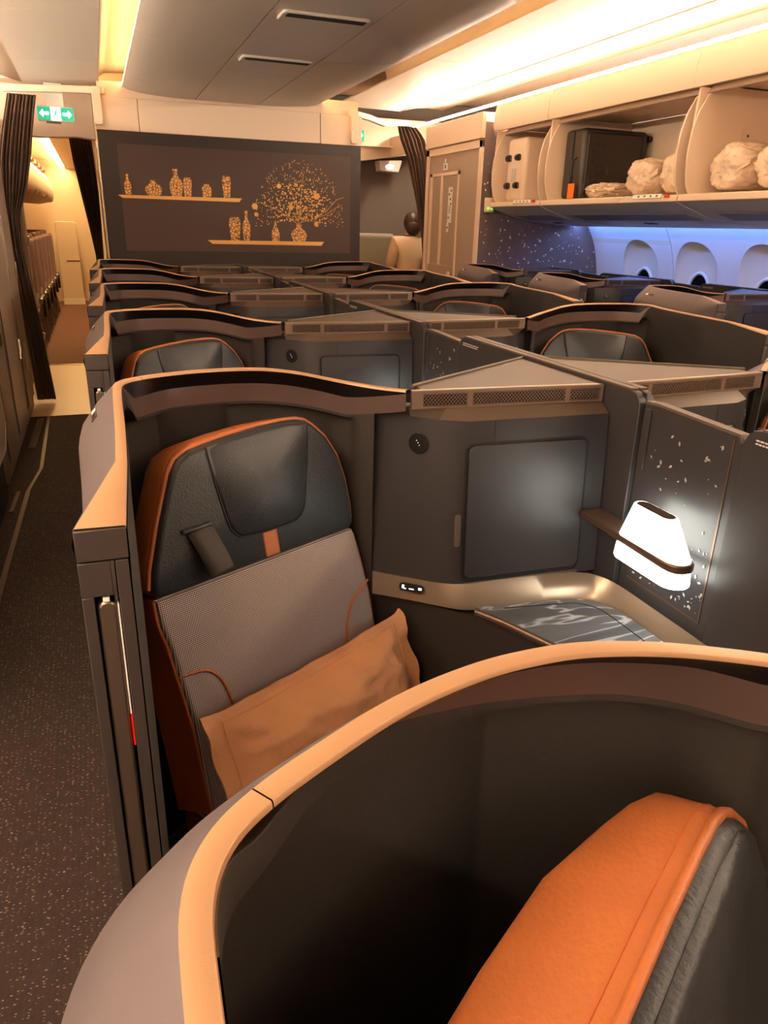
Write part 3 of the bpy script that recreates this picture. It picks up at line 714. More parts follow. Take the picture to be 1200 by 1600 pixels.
# coves
def cove(x_wall, x_edge, nm):
    s_ = 1 if x_edge > x_wall else -1
    mb = MB()
    zb_ = 2.337 if s_ > 0 else 2.548; zt_ = zb_+.10
    pr = [(x_wall, zb_), (x_wall, zb_+.023), (x_wall+s_*.01, zb_+.06), (x_wall+s_*.05, zt_-.01), (x_edge+s_*.06, zt_), (x_edge+s_*.06, 2.33)]
    out = [(x_wall-s_*.012, 2.337), (x_wall-s_*.012, 2.46), (x_edge+s_*.075, 2.46), (x_edge+s_*.075, 2.33)]
    mb.sheet([[(x, -3, z) for x, z in pr], [(x, 6.62, z) for x, z in pr]])
    return struct(mb.build(nm, M['cream'], smooth=50, solid=.008))
cove(.135, .30, 'trim_4'); cove(2.437, 1.82, 'trim_5')
def lampstrip(name, x0, x1, z0, z1, m, lab):
    o = MB().box(x0, x1, -3, 8.15 if x0 > 3 else 6.58, z0, z1).build(name, m, smooth=0); MB().box(x0, x1, 0, .02, z1, z1+.012).build('added_clip', M['cream'], o, smooth=0); return tag(o, lab, 'light strip', 'ceiling light strips')  # small box on the strip is an added fixing, holding nothing
lampstrip('light_strip', .303, .312, 2.322, 2.338, M['cove'], 'glowing warm light strip along the left edge of the centre ceiling')
lampstrip('light_strip', 1.808, 1.817, 2.322, 2.338, M['cove'], 'warm light strip along the right edge of the centre ceiling, above the orange cove')
# outer coves above the bins
pr = [(-.380,2.312),(-.55,2.36),(-.75,2.41),(-.98,2.42)]
struct(MB().sheet([[(x, -3, z) for x, z in pr], [(x, 6.62, z) for x, z in pr]]).build('ceiling', M['cream'], smooth=50, solid=.01))
pr = [(3.164,2.550),(3.25,2.578),(3.36,2.600),(3.5,2.61),(3.66,2.60)]
struct(MB().sheet([[(x, -3, z) for x, z in pr], [(x, 8.2, z) for x, z in pr]]).build('ceiling', M['cream'], smooth=50, solid=.01))
for k, (y0, y1) in enumerate(((3.75, 4.35), (2.3, 3.2), (4.8, 5.5))):
    g = MB().prism([(3.19,2.558),(3.25,2.577),(3.25,2.572),(3.19,2.553)], y0, y1, 'y')
    r_ = g.build('air_grille', M['ceil'], smooth=0); r_.rotation_euler = (0, 0, 0)
    tag(r_, ['long slim air grille in the bright right cove, middle one', 'long slim air grille in the bright right cove, nearest the camera', 'long slim air grille in the bright right cove, farthest one'][k], 'vent', 'cove air grilles')
lampstrip('light_strip', 3.30, 3.325, 2.394, 2.407, M['coveR'], 'very bright light strip hidden above the right overhead bins')
lampstrip('light_strip', -.99, -.97, 2.115, 2.135, M['coveL'], 'light strip above the left cabinets')
# ceiling panels over the door area and rear cabin
struct(MB().box(-2, 2.2, 6.63, 8.3, 2.335, 2.36).build('ceiling', M['cream'], smooth=0))
struct(MB().box(-.36, 5.2, 8.31, 17, 2.21, 2.23).build('ceiling', M['cream'], smooth=0))
struct(MB().box(-2, -.46, 8.31, 17, 2.33, 2.35).build('ceiling', M['cream'], smooth=0))
# roof shell so that no light comes in from above
struct(MB().box(-2.2, 5.2, -3, 17, 2.74, 2.78).build('ceiling', M['cream'], smooth=0))
# centre vents
for k, (xa, xb, yn, yf) in enumerate(((.86,1.26,3.62,3.80),(.86,1.26,4.60,4.80))):
    root = empty('ceiling_vent', ((xa+xb)/2, (yn+yf)/2, 2.266), ['long ceiling vent slot in the centre panel, nearer one', 'long ceiling vent slot in the centre panel, farther one'][k], 'vent', 'ceiling vent slots')
    hw, hl = (xb-xa)/2, .075
    MB().prism(roundrect(-hw, hw, -hl, hl, .02), -.016, -.001).build('vent_frame', M['ceilmid'], root, bevel=.006, seg=3)
    MB().prism(roundrect(-hw+.02, hw-.02, -hl+.006, -.012, .008), -.0175, -.0155).build('vent_slot', M['groove'], root)
    MB().box(-hw+.05, -hw+.12, .09, .105, -.004, -.0005).box(hw-.12, hw-.05, .09, .105, -.004, -.0005).build('hinge_tab', M['dark'], root)

# ---- bulkhead with art, KB = scale of depth
BY = 6.42; KB = BY/6.3
def B(x, z): return (x*KB, EYE+(z-EYE)*KB)
x0, zt = B(.092, 2.006); x1, zb = B(2.106, 1.125)
wb = MB().box(x0, x1, BY+.014, BY+.10, 0, B(0, 2.225)[1])
struct(wb.build('wall_bulkhead', M['greydk'], smooth=0))
hd = MB(); h0 = zt+.002; h1 = B(0, 2.225)[1]
for a, b in ((x0-.004, B(.39,2)[0]-.002), (B(.39,2)[0]+.002, B(1.765,2)[0]-.002), (B(1.765,2)[0]+.002, x1+.004)):
    hd.box(a, b, BY-.012, BY+.012, h0, h1)
struct(hd.build('trim_6', M['cream'], smooth=0, bevel=.004))
struct(MB().box(x0+.03, x1-.02, BY+.02, BY+.06, h1, 2.345).build('trim_7', M['cream'], smooth=0))
struct(MB().box(x0-.012, x0-.001, BY-.01, BY+.10, .0, h1).build('trim_8', M['chrome'], smooth=0))
art = empty('art_panel', ((x0+x1)/2, BY, zb), 'large dark brown bulkhead panel with gold vases on shelves and a blossom tree', 'art panel')
def AP(x, z): 
    q = B(x, z); return (q[0]-(x0+x1)/2, q[1]-zb)
a0 = AP(.092, 2.006); a1 = AP(2.106, 1.125)
MB().prism(roundrect(a0[0], a1[0], -.14, a0[1], .012), -.004, .012, 'y').build('backing', M['frame'], art, smooth=40)
i0 = AP(.22, 1.925); i1 = AP(2.02, 1.185)
MB().prism([i0, (i1[0], i0[1]), i1, (i0[0], i1[1])], -.0065, -.0042, 'y').build('picture_field', M['panel'], art, smooth=0)
ART = MB()
for pts in ([(.193,1.578),(1.122,1.584),(1.098,1.556),(.227,1.557)], [(.834,1.271),(1.792,1.273),(1.767,1.242),(.872,1.243)]):
    MB().prism([AP(*p) for p in pts], -.0095, -.0066, 'y').build('shelf_motif', M['gold'], art, smooth=0)
def vase(x, z0, z1, w, kind):
    h = z1-z0
    P = {'bottle': [(0,.32),(.1,.42),(.4,.5),(.58,.42),(.72,.2),(.84,.15),(.95,.2),(1,.18)],
         'squat': [(0,.3),(.12,.42),(.4,.5),(.6,.42),(.75,.24),(.88,.14),(1,.18)],
         'jar': [(0,.34),(.15,.44),(.55,.5),(.8,.42),(.9,.25),(1,.28)],
         'tall': [(0,.36),(.3,.42),(.65,.5),(.85,.48),(.96,.4),(1,.3)],
         'drop': [(0,.4),(.15,.48),(.4,.5),(.65,.28),(.85,.12),(1,.12)]}[kind]
    pts = [Vector((t, v, 0)) for t, v in P]; pts = catmull(pts, 4)
    L_ = [AP(x-w*p.y, z0+h*p.x) for p in pts]; R_ = [AP(x+w*p.y, z0+h*p.x) for p in pts]
    MB().prism(R_+L_[::-1], -.0095, -.0066, 'y').build('vase_motif', M['crackle'], art, smooth=0)
for a in ((.27,1.581,1.722,.05,'bottle'),(.455,1.581,1.690,.124,'squat'),(.622,1.58,1.772,.096,'bottle'),(.706,1.58,1.716,.066,'tall'),(.85,1.58,1.676,.072,'jar'),(1.004,1.58,1.742,.066,'tall'),
          (1.055,1.270,1.445,.090,'tall'),(1.147,1.270,1.494,.062,'bottle'),(1.382,1.270,1.424,.064,'drop'),(1.578,1.270,1.402,.132,'squat')): vase(*a)
bl = MB(); rnd = random.Random(11)
def dot(x, z, r):
    c = AP(x, z); pts = [(c[0]+r*math.cos(2*PI*k/6), c[1]+r*math.sin(2*PI*k/6)) for k in range(6)]
    bl.prism(pts, -.0095, -.0066, 'y')
for k in range(760):
    a = rnd.uniform(-.15, PI+.15); rr = rnd.random()**.75; sp = rr
    x = 1.588+.37*rr*math.cos(a); z = 1.44+(.44*rr)*max(math.sin(a), -.15)*1.0+rnd.uniform(-.01, .01)
    dot(x, z, (.0066 if rr < .62 else .004)*rnd.uniform(.5, 1.25))
for x, z, r in ((1.42,1.685,.02),(1.73,1.62,.027),(1.22,1.53,.026),(1.23,1.47,.018),(1.515,1.53,.022),(1.73,1.41,.024)): dot(x, z, r)
o = bl.build('blossom_motif', M['gold'], art, smooth=0); o['kind'] = 'stuff'
br = MB()
for pts in ([(1.58,1.40),(1.56,1.55),(1.50,1.70)], [(1.58,1.40),(1.68,1.52),(1.80,1.62)], [(1.58,1.40),(1.42,1.50),(1.26,1.56)], [(1.60,1.42),(1.8,1.48),(1.93,1.56)], [(1.80,1.5),(1.9,1.6),(1.96,1.62)], [(1.57,1.42),(1.60,1.6),(1.62,1.78)]):
    br.tube([(AP(x, z)[0], -.0075, AP(x, z)[1]) for x, z in pts], .0018, 5)
br.build('branch_motif', M['gold'], art)

# ---- left side: cabinets, curtains, door area, rear cabin
struct(MB().box(-2.2, -2.1, -3, 17, 0, 2.74).build('wall_left', M['creamgrey'], smooth=0))
cA = empty('galley_cabinet', (-.56, 3.4, 0), 'brownish metal cabinet at the left edge, nearer one with black toe kick', 'cabinet', 'left aisle cabinets')
MB().box(-.55, 0, -1.4, .88, .25, 1.98).build('cabinet_body', M['grey'], cA, bevel=.01)
MB().box(-.55, -.012, -1.4, .70, .0, .249).build('toe_kick', M['dark'], cA, bevel=.004)
MB().prism([(-1.3,.27),(.70,.27),(.82,.36),(.85,.45),(.85,1.9),(-1.3,1.9)], 0, .012, 'x').build('door', M['grey'], cA, bevel=.003)
MB().tube([(.013, -1.25, .275), (.013, .70, .275), (.013, .82, .36), (.013, .848, .46), (.013, .848, 1.88)], .004, 6).build('door_edge', M['chrome'], cA)
cB = empty('galley_cabinet', (-.585, 5.3, 0), 'grey brown tall cabinet on the left between the nearer cabinet and the curtain', 'cabinet', 'left aisle cabinets')
MB().box(-.5, 0, -1.0, .98, .02, 2.1).build('cabinet_body', M['grey'], cB, bevel=.008)
for (a, b) in ((-.98, -.42), (-.38, .32), (.40, .95)):
    d_ = MB().box(0, .014, a, b, .12, 2.05).build('door', M['grey'], cB, bevel=.005)
    MB().tube([(.016, a+.02, .14), (.016, a+.02, 2.03)], .004, 6).build('door_edge', M['chrome'], d_)
h = MB().tube([(.034, .14, .52), (.036, .17, .58), (.034, .20, .64)], .012, 8).build('handle', M['chrome'], cB, smooth=60)
MB().box(.014, .03, -.62, -.55, .72, .86).build('latch', M['chrome'], cB, bevel=.004)
MB().box(.0142, .02, .62, .80, .35, .55).build('label_plate', M['creamgrey'], cB, bevel=.002)
MB().box(.0142, .026, .88, .93, .98, 1.10).build('hook', M['chrome'], cB, bevel=.003)
cC = empty('wardrobe_cabinet', (-.66, 7.2, 0), 'grey brown cabinet with framed panel behind the left curtain', 'cabinet', 'left aisle cabinets')
MB().box(-.6, 0, -.62, .98, .0, 2.1).build('cabinet_body', M['greydk'], cC, bevel=.008)
MB().prism(roundrect(-.5, .45, .95, 1.40, .04), 0, .014, 'x').build('framed_panel', M['grey'], cC, bevel=.004)
MB().box(0, .06, .70, .98, .0, 2.1).build('corner_post', M['grey'], cC, bevel=.012)
MB().box(.055, .085, .76, .86, 1.15, 1.24).build('door_catch', M['chrome'], cC, bevel=.004)
MB().tube([(.07, .90, .28), (.09, .90, .34)], .02, 8).build('knob', M['chrome'], cC)

def curtain(name, edges, y, n, lab, amp=.015, dirx=True, ydrift=0):
    mb = MB(); rows = []; zs = [e[0] for e in edges]; N_ = n*10
    z_top, z_bot = zs[0], zs[-1]; K = 40
    for j in range(K+1):
        z = z_top+(z_bot-z_top)*j/K
        tb = [( -e[0], e[1]) for e in edges]; tb2 = [(-e[0], e[2]) for e in edges]
        xl = interp(tb, -z); xr = interp(tb2, -z); row = []
        for i in range(N_+1):
            t = i/N_; ph = 2*PI*n*t
            row.append((xl+(xr-xl)*(t+.15/n*math.sin(ph*2)*.3), y+amp*math.sin(ph)+amp*.35*math.sin(ph*.37+z*2)+ydrift*t, z))
        rows.append(row)
    o = MB().sheet(rows).build(name, M['curtain'], smooth=80, solid=.003)
    return tag(o, lab, 'curtain', 'aisle curtains')
KC = KB
def kx(x): return x*KC
def kz(z): return EYE+(z-EYE)*KC
curtain('curtain', [(kz(2.205),kx(-.470),kx(-.288)),(kz(2.0),kx(-.530),kx(-.335)),(kz(1.8),kx(-.58),kx(-.375)),(kz(1.6),kx(-.60),kx(-.43)),(kz(1.42),kx(-.60),kx(-.50)),(kz(1.2),kx(-.60),kx(-.515)),(kz(.7),kx(-.585),kx(-.47)),(kz(.05),kx(-.565),kx(-.430))], BY+.06, 8, 'dark brown pleated curtain hanging at the far left edge')
curtain('curtain', [(2.116,-.135,.060),(1.9,-.12,.068),(1.64,-.085,.075),(1.35,-.045,.07),(1.06,-.01,.06),(.6,-.02,.05),(.03,-.03,.05)], 8.2, 7, 'dark brown curtain right of the exit sign beside the art panel')
curtain('curtain', [(2.345,2.945,3.14),(2.25,2.965,3.24),(2.05,3.06,3.30),(1.6,3.19,3.34),(1.3,3.26,3.36),(1.02,3.29,3.38),(.05,3.28,3.39)], 7.66, 6, 'dark brown curtain right of the art panel above the person', amp=.02)
# curtain rails
def rail(pts, lab, bx):
    root = empty('curtain_rail', pts[0], lab, 'curtain rail', 'curtain rails')
    P0 = Vector(pts[0]); m_ = MB(); q = [Vector(p)-P0 for p in pts]
    rings = []
    for i, p in enumerate(q):
        d = (q[min(i+1, len(q)-1)]-q[max(i-1, 0)]).normalized(); sd = Vector((-d.y, d.x, 0))*.02
        rings.append([tuple(p+sd+Vector((0,0,.025))), tuple(p-sd+Vector((0,0,.025))), tuple(p-sd-Vector((0,0,.02))), tuple(p+sd-Vector((0,0,.02)))])
    m_.loft(rings).build('track', M['cream'], root, bevel=.004)
    MB().prism(roundrect(-.03+bx, .03+bx, -.225, .022, .02), -.035, .0, 'y').build('hanger', M['cream'], root, smooth=40, bevel=.004)
    return root
rail([(kx(.17), BY-.018, kz(2.255)), (kx(-.10), BY+.02, kz(2.25)), (kx(-.5), BY+.07, kz(2.235))], 'pale curtain rail above the left exit sign', -.06)
rail([(kx(2.01), BY-.018, kz(2.24)), (2.3, BY+.25, kz(2.25)), (2.62, BY+.75, 2.29), (3.08, BY+1.24, 2.375)], 'pale curtain rail running from the art panel to the right curtain', .03)
# exit signs
def exit_sign(x, y, z, lab):
    root = empty('exit_sign', (x, y, z), lab, 'exit sign', 'green exit signs')
    W_, H_ = .128, .05
    MB().prism(roundrect(-W_, W_, -H_, H_, .014), 0, .03, 'y').build('housing', M['white'], root, bevel=.003)
    for s_ in (-1, 1):
        c = s_*.079
        MB().prism(roundrect(c-.043, c+.043, -H_+.007, H_-.007, .006), -.003, .0, 'y').build('green_field', M['exitg'], root)
        ar = [(.034,0),(.006,.028),(.006,.010),(-.034,.010),(-.034,-.010),(.006,-.010),(.006,-.028)]
        MB().prism([(c+s_*px*.95, pz) for px, pz in ar], -.005, -.003, 'y').build('arrow', M['exitw'], root)
    MB().box(-.034, .034, -.003, 0, -H_+.007, H_-.007).build('white_field', M['exitw'], root)
    mn = MB(); mn.disc((.006, -.0035, .026), (0,-1,0), .006, .0015, 10)
    mn.tube([(.004,-.004,.017),(-.003,-.004,-.003)], .005, 6).tube([(-.003,-.004,-.003),(.011,-.004,-.012),(.008,-.004,-.027)], .0035, 6).tube([(-.003,-.004,-.003),(-.013,-.004,-.014),(-.021,-.004,-.016)], .0035, 6).tube([(.004,-.004,.014),(.017,-.004,.006)], .0028, 6).tube([(.004,-.004,.014),(-.011,-.004,.009),(-.013,-.004,-.001)], .0028, 6)
    mn.build('running_figure', M['exitg'], root)
    MB().box(-.06, .06, .004, .03, H_, .20).build('stem', M['exitw'] if False else M['white'], root)
    MB().box(-.07, .03, .002, .028, -H_-.012, -H_).build('base_lug', M['greydk'], root)
    return root
exit_sign(-.177, 6.56, 2.118, 'green exit sign with two white arrows hanging beside the left curtain')
exit_sign(2.135, 6.66, 2.128, 'green exit sign with white arrow peeking out right of the art panel')
# lintel over the left doorway
struct(MB().prism([(-.66,1.99),(-.30,1.985),(-.05,2.0),(.085,1.985),(.085,2.36),(-.66,2.36)], 6.86, 6.96, 'y').build('wall_lintel', M['cream'], smooth=30, bevel=.006))
struct(MB().box(.09, .12, 6.6, 8.35, 0, 2.33).build('trim_9', M['creamgrey'], smooth=0))
struct(MB().box(.12, 2.1, 8.30, 8.36, 0, 2.33).build('wall_galley', M['greydk'], smooth=0))
# rear cabin: bins, light, seats, partition
bins_e = None
sec = [(-.60,1.655),(-.575,1.72),(-.565,1.82),(-.585,1.94),(-.64,2.03),(-.74,2.09),(-1.1,2.10),(-1.1,1.63),(-.8,1.615)]
for k in range(7):
    y0 = 8.7+.8*k
    o = empty('overhead_bin', (0, y0, 0), 'closed cream overhead bin in the rear cabin, %s one past the left curtain' % ['first', 'second', 'third', 'fourth', 'fifth', 'sixth', 'last'][k], 'overhead bin', 'rear cabin overhead bins')
    MB().prism(sec, .006, .794, 'y').build('bin_body', M['cream'], o, smooth=40)
    MB().box(-.60, -.572, .36, .44, 1.675, 1.70).build('latch', M['redlbl'] if k in (0, 3) else M['bronze'], o)
    MB().box(-.72, -.62, .02, .40, 2.062, 2.098).build('vent_louvre', M['bronze'], o)
tag(MB().box(-.455, -.37, 8.4, 14.9, 2.225, 2.245).build('light_strip', M['cove'], smooth=0), 'yellow light strip along the rear cabin ceiling past the exit sign', 'light strip', 'ceiling light strips')
MB().box(-.43, -.40, 8.5, 8.52, 2.245, 2.26).build('added_clip', M['cream'], bpy.data.objects[[o.name for o in bpy.data.objects if o.name.startswith('light_strip')][-1]], smooth=0)  # added box on the rear strip, joined to no ceiling
struct(MB().box(-1.5, -1.42, 8.3, 15, 0, 2.3).build('wall_left', M['creamgrey'], smooth=0))
struct(MB().box(-2.2, 1.2, 15.0, 15.1, 0, 2.5).build('wall_back', M['cream'], smooth=0))
pt = empty('partition', (-.45, 14.4, 0), 'cream partition panel with rounded corner at the end of the left aisle', 'partition')
MB().prism(roundrect(-.17, .17, .0, 1.36, .06), -.02, .02, 'y').build('panel', M['cream'], pt, bevel=.01)
MB().box(-.05, .16, -.03, -.02, .72, .735).build('handle_slot', M['bronze'], pt)
MB().box(-.175, .175, -.03, .03, .0, .10).build('kick_plate', M['ceil'], pt)
def econ_seat():
    root = empty('cabin_seat')
    MB().prism([(-.13,.42),(.10,.40),(.20,1.16),(.16,1.19),(.10,1.17),(.02,.62),(-.10,.50)], -.22, .22, 'x').build('backrest', M['econseat'], root, bevel=.03, seg=3)
    hd_ = MB().prism([(.045,.95),(.11,.94),(.15,1.20),(.12,1.235),(.075,1.22)], -.15, .15, 'x').build('headrest', M['econhead'], root, bevel=.03, seg=3)
    MB().box(-.22, .22, -.42, .02, .34, .46).build('cushion', M['econseat'], root, bevel=.03, seg=3)
    ar = MB().box(.225, .265, -.40, .06, .56, .60).build('armrest', M['lip'], root, bevel=.012, seg=3)
    MB().box(.226, .266, -.425, -.395, .53, .595).build('armrest_end', M['chrome'], ar, bevel=.008)
    MB().box(.228, .262, -.03, .05, .36, .56).build('armrest_post', M['lip'], root, bevel=.006)
    for yy in (-.30, .0):
        MB().tube([(.16, yy+.05, .34), (.20, yy, .015)], .016, 8).build('leg', M['chrome'], root)
    return root
es = econ_seat()
k = 0
for yy in (9.35, 10.15, 10.95, 11.75, 12.55, 13.35):
    for col, xx in (('aisle', -.86),):
        o = es if k == 0 else copy_tree(es); k += 1
        o.location = (xx, yy, 0)
        tag(o, 'mauve rear cabin seat, %s place of the %s row past the left curtain' % (col, ['first', 'second', 'third', 'fourth', 'fifth', 'sixth'][int(round((yy-9.35)/.8))]), 'seat', 'rear cabin seats left of the aisle')
for q, yy in enumerate((10.4, 11.2, 12.0)):
    o = copy_tree(es); o.location = (.42, yy, 0); o.scale = (-1, 1, 1)
    tag(o, 'mauve rear cabin seat beside the second curtain, %s row' % ['front', 'middle', 'back'][q], 'seat', 'rear cabin seats right of the aisle')

# ---- right side (built with KR so that the star wall stands clear of the last suite)
KR = 1.036
def R_(x, y, z): return (x*KR, y*KR, EYE+(z-EYE)*KR)
def RB(): return MB(R_)
# window wall with scooped recesses
wall_pts = [(4.34,-.1),(4.34,.80),(4.325,1.0),(4.295,1.17),(4.245,1.32),(4.17,1.445),(4.13,1.50)]
inn = catmull([(x, z, 0) for x, z in wall_pts], 4)
WYS = [(-.5, 2.30), (2.31, 3.625), (3.63, 4.97), (4.975, 6.0)]
mb = MB()
for a, b in WYS:
    n_ = 10
    prof = [(p.x, p.y) for p in inn]+[(4.75, 1.5), (4.75, -.1)]
    mb.prism(prof, a, b-.004, 'y')
wo = mb.build('wall_right', M['winwall'], smooth=40)
WIN = [5.37, 4.715, 4.06, 3.405, 2.75]
cut = MB()
for wy in WIN: cut.ellipsoid((4.25, wy, 1.06), (.12, .262, .30), 48, 30)
cu = cut.build('cutter', M['scoop'], smooth=0)
bo = wo.modifiers.new('cut', 'BOOLEAN'); bo.object = cu; bo.operation = 'DIFFERENCE'; bo.solver = 'EXACT'
dg = bpy.context.evaluated_depsgraph_get(); me2 = bpy.data.meshes.new_from_object(wo.evaluated_get(dg))
wo.modifiers.clear(); wo.data = me2
for v in me2.vertices: v.co = R_(*v.co)
bpy.data.objects.remove(cu)
if len(me2.materials) < 2: me2.materials.append(M['scoop'])
for p in me2.polygons: p.use_smooth = True
for p in me2.polygons:   # scoop faces lie inside the ellipsoids
    c = p.center; x, y, z = c.x/KR, c.y/KR, EYE+(c.z-EYE)/KR
    for wy in WIN:
        if ((x-4.25)/.12)**2+((y-wy)/.262)**2+((z-1.06)/.30)**2 < 1.015 and x > 4.2: p.material_index = 1
me2.set_sharp_from_angle(angle=math.radians(30)); struct(wo)
for k, wy in enumerate(WIN[:4]):
    root = empty('window_%d' % (k+1), R_(4.362, wy, .985)); struct(root)
    ring = [(0, .115*math.cos(2*PI*j/32), .15*math.sin(2*PI*j/32)) for j in range(33)]
    MB().tube([(-.012+0*p[0], p[1], p[2]) for p in ring], .014, 8, False).build('window_frame', M['winwall'], root, smooth=60)
    MB().loft([[(x_, .112*math.cos(2*PI*j/32), .147*math.sin(2*PI*j/32)) for j in range(32)] for x_ in (-.012, .02)]).build('pane', M['pane'], root, smooth=30)
# blue light strip under the bins
bl_ = tag(RB().box(4.055, 4.075, 1.8, 5.98, 1.455, 1.463).build('light_strip', M['blueled'], smooth=0), 'blue light strip washing down the window wall under the bins', 'light strip')
RB().box(4.06, 4.07, 3.0, 3.02, 1.463, 1.48).build('added_clip', M['cream'], bl_, smooth=0)  # added box on the blue strip, touching no panel
# star partition and lavatory
sw = RB().prism([(3.07,0),(3.07,2.22),(4.6,2.22),(4.6,0)], 6.0, 6.06, 'y').build('wall_partition', M['star'], smooth=0); struct(sw)
pm = RB(); rnd = random.Random(21)
for k in range(210):
    x = rnd.uniform(3.09, 4.30); z = rnd.uniform(.95, 2.0) if x < 3.25 else rnd.uniform(1.0, 1.60)
    petal(pm, (x, 5.9995, z), (1,0,0), (0,0,1), (0,-1,0), rnd.choice((.005,.006,.008,.011,.014)), rnd.uniform(0, PI))
pmo = pm.build('petal_motif', M['petal'], smooth=0); pmo.parent = sw; pmo['kind'] = 'stuff'
lv = RB().box(3.075, 4.4, 6.065, 7.14, 0, 2.3).build('wall_lavatory', M['lav'], smooth=0); struct(lv)
fr_ = RB()
fr_.box(3.055, 3.074, 5.99, 6.05, 0, 2.09); fr_.box(3.055, 3.074, 7.08, 7.145, 0, 2.09); fr_.box(3.055, 3.074, 5.99, 7.145, 2.03, 2.09)
struct(fr_.build('trim_10', M['cream'], smooth=0, bevel=.004))
vv = RB()
for a_, b_ in ((5.99, 7.15), (7.52, 8.3)): vv.box(3.04, 3.075, a_, b_, 2.098, 2.285)
struct(vv.build('trim_13', M['cream'], smooth=0, bevel=.006))
lav = empty('door_1', R_(3.06, 6.55, 0)); struct(lav)
def LP(): 
    ox, oy, oz = R_(3.06, 6.55, 0)
    return MB(lambda x, y, z: (R_(x, y, z)[0]-ox, R_(x, y, z)[1]-oy, R_(x, y, z)[2]-0))
LP().box(3.062, 3.074, 6.06, 7.07, .01, 2.02).build('door_leaf', M['lav'], lav, smooth=0)
LP().box(3.052, 3.0615, 6.40, 6.425, .25, 1.925).box(3.052, 3.0615, 6.98, 7.03, .25, 1.925).box(3.052, 3.0615, 6.40, 7.03, 1.90, 1.925).build('fold_frame', M['cream'], lav, smooth=0)
LP().box(3.05, 3.061, 6.735, 6.775, .25, 1.90).build('fold_strip', M['cream'], lav, smooth=0)
sg = LP(); sg.box(3.056, 3.0615, 6.665, 6.745, 1.945, 2.005); sg.disc((3.0615, 6.708, 2.025), (-1,0,0), .017, .005, 14)
sg.build('lavatory_sign', M['petal'], lav, smooth=0)
LP().box(3.054, 3.056, 6.695, 6.715, 1.96, 1.99).build('sign_mark', M['greydk'], lav, smooth=0)
LP().box(3.056, 3.0615, 6.53, 6.61, 1.50, 1.80).box(3.056, 3.0615, 6.585, 6.62, 1.42, 1.50).build('placard', M['petal'], lav, smooth=0)
lb = LP()
for z_, y_ in ((1.77,6.545),(1.74,6.585),(1.70,6.56),(1.66,6.55),(1.545,6.585),(1.46,6.60)): lb.box(3.0545, 3.056, y_-.012, y_+.012, z_-.008, z_+.008)
for q in range(5): lb.box(3.0545, 3.056, 6.548, 6.592, 1.645-q*.014, 1.640-q*.014)
lb.build('placard_print', M['greydk'], lav, smooth=0)
LP().prism(roundrect(6.42, 7.0, 1.0, 1.13, .03), 3.048, 3.0615, 'x').build('ash_panel', M['lav'], lav, bevel=.003)
LP().disc((3.047, 6.50, 1.05), (-1,0,0), .03, .012, 16).build('lock_knob', M['cream'], lav)
